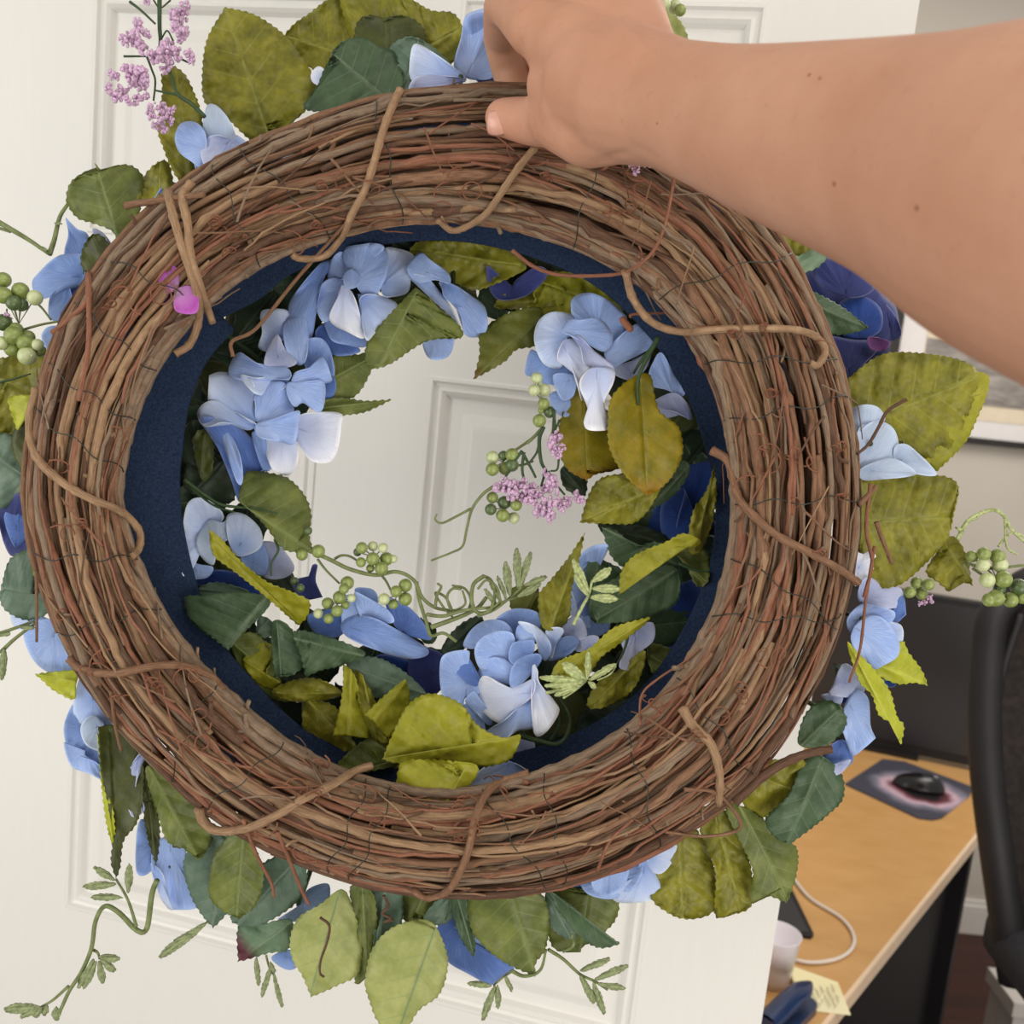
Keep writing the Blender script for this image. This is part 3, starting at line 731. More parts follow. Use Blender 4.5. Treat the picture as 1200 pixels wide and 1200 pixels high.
# navy velvet backing plate
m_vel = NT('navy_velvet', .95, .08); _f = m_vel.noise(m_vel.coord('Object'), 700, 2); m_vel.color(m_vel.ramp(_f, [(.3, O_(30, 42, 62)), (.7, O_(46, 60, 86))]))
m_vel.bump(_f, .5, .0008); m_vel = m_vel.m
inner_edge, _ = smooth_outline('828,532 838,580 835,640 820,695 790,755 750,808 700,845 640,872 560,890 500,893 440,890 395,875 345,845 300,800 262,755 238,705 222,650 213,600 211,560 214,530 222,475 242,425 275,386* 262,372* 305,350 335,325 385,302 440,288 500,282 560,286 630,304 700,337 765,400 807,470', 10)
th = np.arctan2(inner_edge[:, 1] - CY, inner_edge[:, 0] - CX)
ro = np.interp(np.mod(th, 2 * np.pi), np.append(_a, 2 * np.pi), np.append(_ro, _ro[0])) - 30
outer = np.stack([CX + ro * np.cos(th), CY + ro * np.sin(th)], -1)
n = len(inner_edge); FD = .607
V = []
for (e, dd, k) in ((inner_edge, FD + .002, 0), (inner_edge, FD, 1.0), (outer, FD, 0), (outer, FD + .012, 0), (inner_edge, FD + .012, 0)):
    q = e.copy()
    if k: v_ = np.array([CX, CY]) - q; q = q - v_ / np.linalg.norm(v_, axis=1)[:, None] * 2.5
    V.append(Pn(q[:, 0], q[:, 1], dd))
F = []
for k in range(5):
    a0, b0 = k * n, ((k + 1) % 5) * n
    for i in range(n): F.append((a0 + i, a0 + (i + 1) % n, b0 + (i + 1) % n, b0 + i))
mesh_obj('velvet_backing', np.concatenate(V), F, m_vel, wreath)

# ---------- leaves: (material, distance, base, tip, outline, fold, tilt)
LV = [l.split('|') for l in '''olive|.620|318,165|264,9|264,9* 300,18 335,42 352,65 371,98 362,125 335,150 318,168 296,166 262,135 240,120 237,85 243,45|.15|.0,.2
olive|.638|430,72|333,40|380,2 405,-12 430,30 440,70 405,90 372,84 345,65 331,48 345,28 362,16|.1|0,0
olive|.632|470,70|541,32|400,-10 440,-20 475,-5 505,12 530,15 541,30 538,55 528,75 470,78 420,60 405,25|.15|0,.1
dolive|.626|455,72|452,20|415,60 418,28 432,18 448,25 470,18 492,28 500,45 490,62 455,66 435,68|.2|0,0
green|.610|460,122|385,60|357,128 370,105 382,78 400,50 425,44 445,55 460,60 472,90 470,105 455,122 410,130|.15|.1,0
teal|.616|470,110|490,45|455,58 478,43 500,50 522,68 530,80 520,100 475,115 462,90|.1|0,0
olive|.604|226,222|205,78|205,78* 217,88 228,110 234,128 240,170 232,215 222,222 205,205 192,175 184,148 190,110 190,85|.25|.3,0
golive|.602|140,288|112,193|78,235 82,215 97,203 115,197 112,192* 119,199 150,193 168,208 165,240 160,280 140,290 133,272 110,262 90,255|.2|.1,.1
olive|.608|185,245|187,189|162,230 170,205 187,189 198,192 203,220 195,240 165,240|.15|0,0
dolive|.594|128,320|108,275|95,310 97,290 108,275 122,278 133,300 125,318 105,322|.2|0,0
olive|.612|50,465|-15,440|-10,430 10,418 35,415 55,420 50,460 45,500 20,515 -10,500|.05|0,0
lime|.600|44,468|20,505|10,466 28,463 42,466 38,480 20,505* 12,480|.1|0,0
dolive|.604|35,560|40,470|42,470 48,520 36,560 15,530 18,500|.1|0,0
teal|.608|30,560|-15,530|-10,512 18,512 30,540 28,580 0,595 -15,560|.1|0,0
teal|.600|60,700|3,690|12,655 30,644 48,640 60,690 60,715 35,727 10,718 0,702 5,675|.1|.1,0
golive|.596|60,700|40,650|36,650 50,640 62,660 64,700 48,690 38,670|.1|0,0
lime|.612|90,800|42,790|42,790* 65,787 90,787 88,805 86,820 62,808|.1|0,0
dolive|.600|128,852|137,1030|115,852* 135,850 165,870 168,930 160,965 145,985 141,1015 136,1030* 130,1010 132,985 128,950 118,900|-.5|.3,0
lime|.597|114,858|132,985|114,858* 122,885 131,935 135,985 128,980 120,930|.1|.2,0
dolive|.606|168,885|183,1014|165,880 172,905 185,950 187,985 183,1014* 175,990 168,950|.3|0,0
dolive|.602|160,870|178,940|150,862 172,875 190,900 185,930 168,940 158,905|.2|0,0
golive|.598|175,900|232,1008|172,898 200,905 235,945 250,975 240,1000 232,1008* 215,995 195,985 185,955 175,925|.35|.1,0
dolive|.606|200,920|210,992|190,930 210,920 235,960 215,992 198,985|.2|0,0
teal|.604|270,985|248,1087|215,1010 230,985 255,975 300,1000 290,1040 262,1075 250,1087* 235,1070 222,1045|.1|0,0
teal|.608|345,1012|278,1083|270,1075 290,1040 310,1010 350,1000 360,1035 345,1060 310,1082 285,1085|.15|0,0
golive|.592|285,983|277,1077|245,1040 250,1005 268,980 285,978 302,1000 309,1030 300,1060 280,1077* 262,1068 248,1055|.2|0,.1
burg|.612|335,1085|282,1124|280,1085 310,1082 342,1078 338,1112 315,1117 279,1127*|.1|0,0
light|.594|398,1045|363,1168|340,1100 350,1075 375,1060 400,1042 412,1060 423,1100 420,1140 395,1155 365,1168* 355,1145 343,1125|.15|.1,0
golive|.599|425,1045|430,1148|410,1040 435,1044 442,1075 441,1120 430,1140 416,1152 420,1100|.3|-.2,0
teal|.601|452,1042|440,1125|436,1042 468,1044 472,1075 462,1105 440,1126 438,1090|.25|0,0
light|.586|512,1082|466,1212|428,1150 435,1115 455,1090 485,1078 505,1080 518,1100 525,1130 515,1165 490,1185 473,1217* 445,1200 432,1170|.15|0,.1
golive|.605|500,1042|480,1082|470,1040 500,1036 535,1040 530,1078 500,1082 475,1080|.1|0,0
teal|.602|500,1080|530,1050|496,1078 512,1055 534,1048 530,1075 515,1084|.1|0,0
green|.597|533,1040|556,1122|528,1040 545,1046 557,1100 555,1122* 540,1100 530,1070|.2|0,0
golive|.592|597,1040|627,1143|548,1065 555,1043 600,1034 630,1042 643,1070 640,1110 628,1128 627,1144* 595,1130 568,1110 553,1090|.15|0,0
green|.586|640,1040|727,1107|636,1040 665,1058 700,1088 727,1106* 703,1111 680,1098 655,1068|.5|0,-.2
teal|.596|642,1048|668,1098|640,1046 660,1065 675,1100 655,1095 643,1080|.2|0,0
golive|.606|692,1035|680,1118|640,1050 690,1040 723,1050 720,1080 690,1105 665,1115 645,1105|.15|0,0
olive|.604|797,955|800,1077|765,1020 775,980 800,960 825,985 840,1030 837,1067 805,1077 780,1068 762,1050|.15|.1,0
olive|.600|835,940|868,1072|820,948 850,950 870,980 882,1030 880,1062 855,1072 838,1072 838,1020 822,980|.2|.2,0
golive|.596|862,935|924,1058|850,945 880,950 925,985 935,1000 932,1030 922,1058* 900,1050 880,1057 882,1020 866,985|.2|.2,0
olive|.590|880,905|942,930|862,908 895,892 943,892 940,925 915,945 895,958 880,958 868,935|.2|0,.2
green|.585|965,888|922,990|898,958 925,930 940,892 960,885 985,905 988,935 970,955 945,975 925,990* 905,978|.25|.2,0
green|.582|940,872|988,828|935,865 945,835 965,820 985,828 992,848 975,870 960,876 940,875|.15|0,0
lime|.575|996,756|1056,873|993,752 1003,762 1025,785 1043,810 1051,840 1059,850 1056,873* 1048,850 1030,838 1022,815 1008,800 998,775|.5|.3,0
lime|.583|1027,778|1087,803|1022,782 1055,752 1065,765 1080,785 1087,803* 1070,800 1055,802 1035,795|.3|0,0
yel|.612|1010,500|1155,460|1000,490 1020,440 1070,415 1120,422 1145,435 1158,440 1157,460 1145,490 1130,520 1097,553* 1050,520|.05|0,0
olive|.604|1000,500|1148,440|980,480 990,450 1010,430 1035,415 1070,413 1120,420 1144,433 1146,450 1135,485 1120,515 1097,545* 1070,530 1040,510 990,500|.1|.1,.1
olive|.588|1004,612|1118,605|1003,565 1040,553 1095,556 1122,567 1118,600 1110,630 1085,660 1050,687 1012,682 1003,620|.05|.1,0
olive|.598|1108,636|1138,686|1085,670 1100,645 1115,628 1130,645 1140,686* 1120,680 1112,694* 1100,683|.2|0,0
olive|.622|898,248|962,295|880,240 895,235 930,258 964,290 930,302 918,308 905,290|.1|0,0
pteal|.614|918,318|974,291|918,305 940,298 960,288 974,292 960,312 940,320 920,322|.1|0,0
green|.602|926,345|1018,384|925,345 935,335 960,345 990,362 1018,384* 1000,390 975,392 955,380 935,370|.5|0,.3
green|.608|920,350|942,325|916,322 935,318 944,340 930,358|.1|0,0
light|.625|800,65|767,8|765,10 780,10 795,22 805,40 808,62 790,66 775,30|.25|0,0
olive|.628|612,312|482,292|487,285 510,282 550,284 600,295 617,312 605,322 575,335 555,340 530,330 500,318 480,300|.15|0,.1
olive|.634|652,350|580,358|580,358 595,340 625,325 650,325 665,355 600,362|.1|0,0
yel|.630|715,360|630,330|627,325 660,318 700,330 727,360 720,375 690,365 670,372 632,372 626,350|.2|0,0
brown|.620|634,372|556,443|555,444* 562,415 562,392 580,375 610,362 635,362 632,388 628,405 605,410 590,425|.2|.1,0
golive|.600|490,340|447,428|487,337* 510,355 535,378 542,388 540,396 500,400 460,425 440,432 430,428 430,402 455,370|.12|0,.1
golive|.618|388,445|438,418|390,470 388,420 415,416 440,415 430,445 415,465|.15|0,0
golive|.616|378,478|459,469|378,470 400,466 430,470 459,468* 430,482 400,487 375,485|.3|0,0
golive|.600|285,592|364,645|285,560 292,552 320,555 340,562 358,582 365,605 362,625 368,648* 345,647 330,642 310,615 290,595 280,585|.35|.1,-.2
dgreen|.630|230,575|262,540|215,565 228,520 250,530 272,548 275,585 255,590 230,582|.2|0,0
dolive|.620|235,555|240,508|226,515 238,503 250,520 248,555 236,562|.2|0,0
yel|.596|247,628|350,730|245,620* 258,630 280,655 310,680 345,695 363,705 360,722 350,733* 335,720 318,705 300,690 275,670 250,650|-.6|.2,.2
green|.600|308,705|264,762|217,700 240,698 275,693 315,700 312,715 285,742 268,762* 240,740 222,725|.15|.1,.1
teal|.622|290,695|228,690|225,695 245,683 270,685 292,695 250,702 230,700|.1|0,0
green|.602|325,728|330,793|320,728 340,735 357,772 345,790 322,793* 318,760|.2|0,0
green|.598|425,768|352,750|345,740 380,745 428,765 400,780 378,785 358,793* 352,770|.2|0,0
teal|.606|497,812|420,785|408,775 440,770 475,788 500,815 480,822 430,815 412,800|.1|0,0
teal|.616|318,722|302,742|304,722 320,730 320,745 302,745|.1|0,0
golive|.612|275,755|345,815|270,750 300,742 320,770 330,800 350,818 330,822 300,812 285,790|.3|0,0
yel|.610|280,770|330,800|285,775 310,752 322,765 312,790 325,805 305,803|.3|0,0
olive|.604|395,812|322,812|318,812 340,798 370,795 395,806 400,815 370,822 345,822|.3|0,.2
yel|.594|412,783|408,864|402,778* 415,790 420,805 430,840 432,865* 410,862 390,862* 398,830 402,800|.4|.3,0
olive|.598|425,790|440,860|415,785 432,805 445,835 455,870 435,862 422,830|.2|0,0
yel|.592|476,797|436,845|475,795* 480,815 478,835 470,845 455,867* 445,850 427,838* 445,820|.4|.3,0
yel|.572|610,862|450,888|448,890* 460,860 475,830 490,817 510,813 540,825 560,850 590,865 610,862 598,890 570,899* 540,895 510,890 470,895|.15|0,.2
yel|.556|548,893|520,945|470,895 500,890 540,893 560,898 555,915 535,935 530,947* 510,940 490,932 467,928|.25|0,0
olive|.606|360,820|412,872|355,820 370,820 395,830 410,862 420,882 395,878 375,872 357,865|.25|0,0
golive|.600|465,890|388,912|385,915* 400,890 430,866 450,876 472,893 440,903 405,908|.3|0,.2
olive|.602|440,868|470,900|430,866 450,860 470,885 475,900 450,895|.2|0,0
gold|.608|682,450|688,563|655,500 665,470 675,445 695,465 725,500 728,545 700,555 688,563* 665,550 656,530|.2|.2,0
gold|.590|750,440|758,580|745,440* 762,440 772,480 795,500 800,530 790,555 775,572 758,581* 735,560 718,535 712,510 715,470 730,450|-.45|.1,0
olive|.604|775,568|682,612|680,612* 690,580 705,560 740,555 775,560 765,590 745,612 720,614|.2|0,.2
dgreen|.618|660,550|687,582|657,550 670,545 687,560 684,582 662,572|.1|0,0
green|.612|808,545|758,600|765,555 800,540 808,552 790,580 755,600 757,580|.2|0,0
olive|.600|815,640|838,548|837,547* 840,575 835,610 822,645 806,645 812,600 828,575|.5|.3,0
dgreen|.626|705,615|790,640|700,612 740,612 790,635 770,660 730,650|.2|0,0
green|.610|795,662|706,618|705,618* 722,622 745,640 770,635 795,655 780,675 750,675 730,665 715,650|.2|.1,0
green|.604|792,668|700,725|740,668 770,662 794,668 796,700 780,715 740,728 700,731* 692,705 700,690|.12|.1,.1
green|.618|700,660|690,720|690,655 715,660 735,675 720,700 698,730 688,700|.1|0,0
yel|.590|818,632|728,695|725,697* 728,670 745,650 780,635 800,625 820,632 818,640 790,642 760,655 740,675 732,692|.3|0,.4
golive|.606|792,650|830,685|790,645 815,642 830,650 830,680 817,687 805,665|.2|0,0
yel|.582|652,790|761,724|645,797 655,775 690,760 720,735 762,723* 755,732 725,755 705,770 690,790 665,815 648,808|.35|0,.3
olive|.600|752,768|692,826|688,826 700,800 725,785 755,762 752,790 735,815 705,830|.25|0,0
olive|.602|645,737|684,626|636,735 631,700 645,680 665,655 685,625* 680,650 670,690 668,720 655,737|.4|.2,0
brown|.616|612,728|632,690|600,690 615,685 632,693 632,728 600,715|.1|0,0
dgreen|.620|522,762|562,725|517,762 535,735 560,722 568,735 545,760 530,768|.1|0,0
dgreen|.622|720,850|690,830|675,850 700,825 750,820 760,840 720,870 690,880|.2|0,0
golive|.616|765,770|800,790|760,755 790,762 808,775 790,800 765,790|.2|0,0'''.split('\n')]
for i, (m, d, b, t, o, f, ti) in enumerate(LV):
    b = tuple(map(float, b.split(','))); t = tuple(map(float, t.split(','))); ti = tuple(map(float, ti.split(',')))
    lf = sheet('leaf', o, b, t, float(d), LM[m], wreath, 'leaf', fold=float(f) * .8, bend=R.uniform(-.12, .12), tilt=ti, seed=i, wav=1.1 if m != 'olive' else 2.1)

# dark leaves filling the bed behind (deeper, between plate and flowers)
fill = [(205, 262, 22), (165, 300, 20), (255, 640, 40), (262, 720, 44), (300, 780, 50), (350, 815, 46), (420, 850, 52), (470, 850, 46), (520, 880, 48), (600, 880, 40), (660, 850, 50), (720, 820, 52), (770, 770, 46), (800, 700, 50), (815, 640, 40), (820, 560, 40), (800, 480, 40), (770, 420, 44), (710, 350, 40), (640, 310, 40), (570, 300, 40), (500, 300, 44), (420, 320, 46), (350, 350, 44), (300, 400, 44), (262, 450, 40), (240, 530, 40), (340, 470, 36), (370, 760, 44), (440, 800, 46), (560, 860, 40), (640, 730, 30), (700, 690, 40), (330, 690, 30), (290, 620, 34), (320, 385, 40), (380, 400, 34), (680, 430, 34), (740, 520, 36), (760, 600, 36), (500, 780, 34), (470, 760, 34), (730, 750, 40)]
fill += [(474, 343, 24), (502, 348, 26), (580, 345, 30), (395, 395, 22), (352, 425, 22), (322, 470, 26), (702, 772, 24), (560, 780, 30), (500, 740, 16), (325, 440, 30), (300, 497, 34), (350, 398, 30), (415, 350, 32), (460, 330, 26), (365, 350, 30), (590, 780, 38), (640, 790, 36), (675, 755, 30), (610, 745, 22), (555, 800, 30), (545, 345, 22), (600, 340, 26), (690, 400, 36), (730, 440, 36), (660, 420, 24), (275, 640, 36), (240, 610, 30), (310, 660, 26), (420, 720, 24), (450, 745, 26), (700, 720, 34), (660, 710, 18), (1020, 515, 24), (1025, 730, 26), (725, 1030, 26), (985, 845, 20), (990, 790, 16), (95, 320, 18), (250, 170, 16), (380, 740, 30), (600, 900, 40), (560, 905, 36), (640, 890, 34)]  # added dark leaves stand in for the shadow in gaps between petals
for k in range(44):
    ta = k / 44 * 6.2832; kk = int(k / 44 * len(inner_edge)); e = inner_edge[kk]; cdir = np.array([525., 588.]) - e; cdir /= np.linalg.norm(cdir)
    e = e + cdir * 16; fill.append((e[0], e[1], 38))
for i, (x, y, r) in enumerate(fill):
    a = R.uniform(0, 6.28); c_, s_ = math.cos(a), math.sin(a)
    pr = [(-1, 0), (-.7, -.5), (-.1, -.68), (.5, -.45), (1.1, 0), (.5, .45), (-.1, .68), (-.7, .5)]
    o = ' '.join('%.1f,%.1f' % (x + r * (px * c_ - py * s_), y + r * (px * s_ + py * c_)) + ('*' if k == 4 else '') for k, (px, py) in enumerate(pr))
    sheet('leaf', o, (x - r * c_, y - r * s_), (x + 1.1 * r * c_, y + 1.1 * r * s_), R.uniform(.632, .655), LM[R.choice(('dgreen', 'dgreen', 'dolive', 'green'))], wreath, 'leaf', fold=R.uniform(.05, .25), tilt=(R.uniform(-.2, .2), R.uniform(-.2, .2)), seed=i + 300, rings=4, step=7)

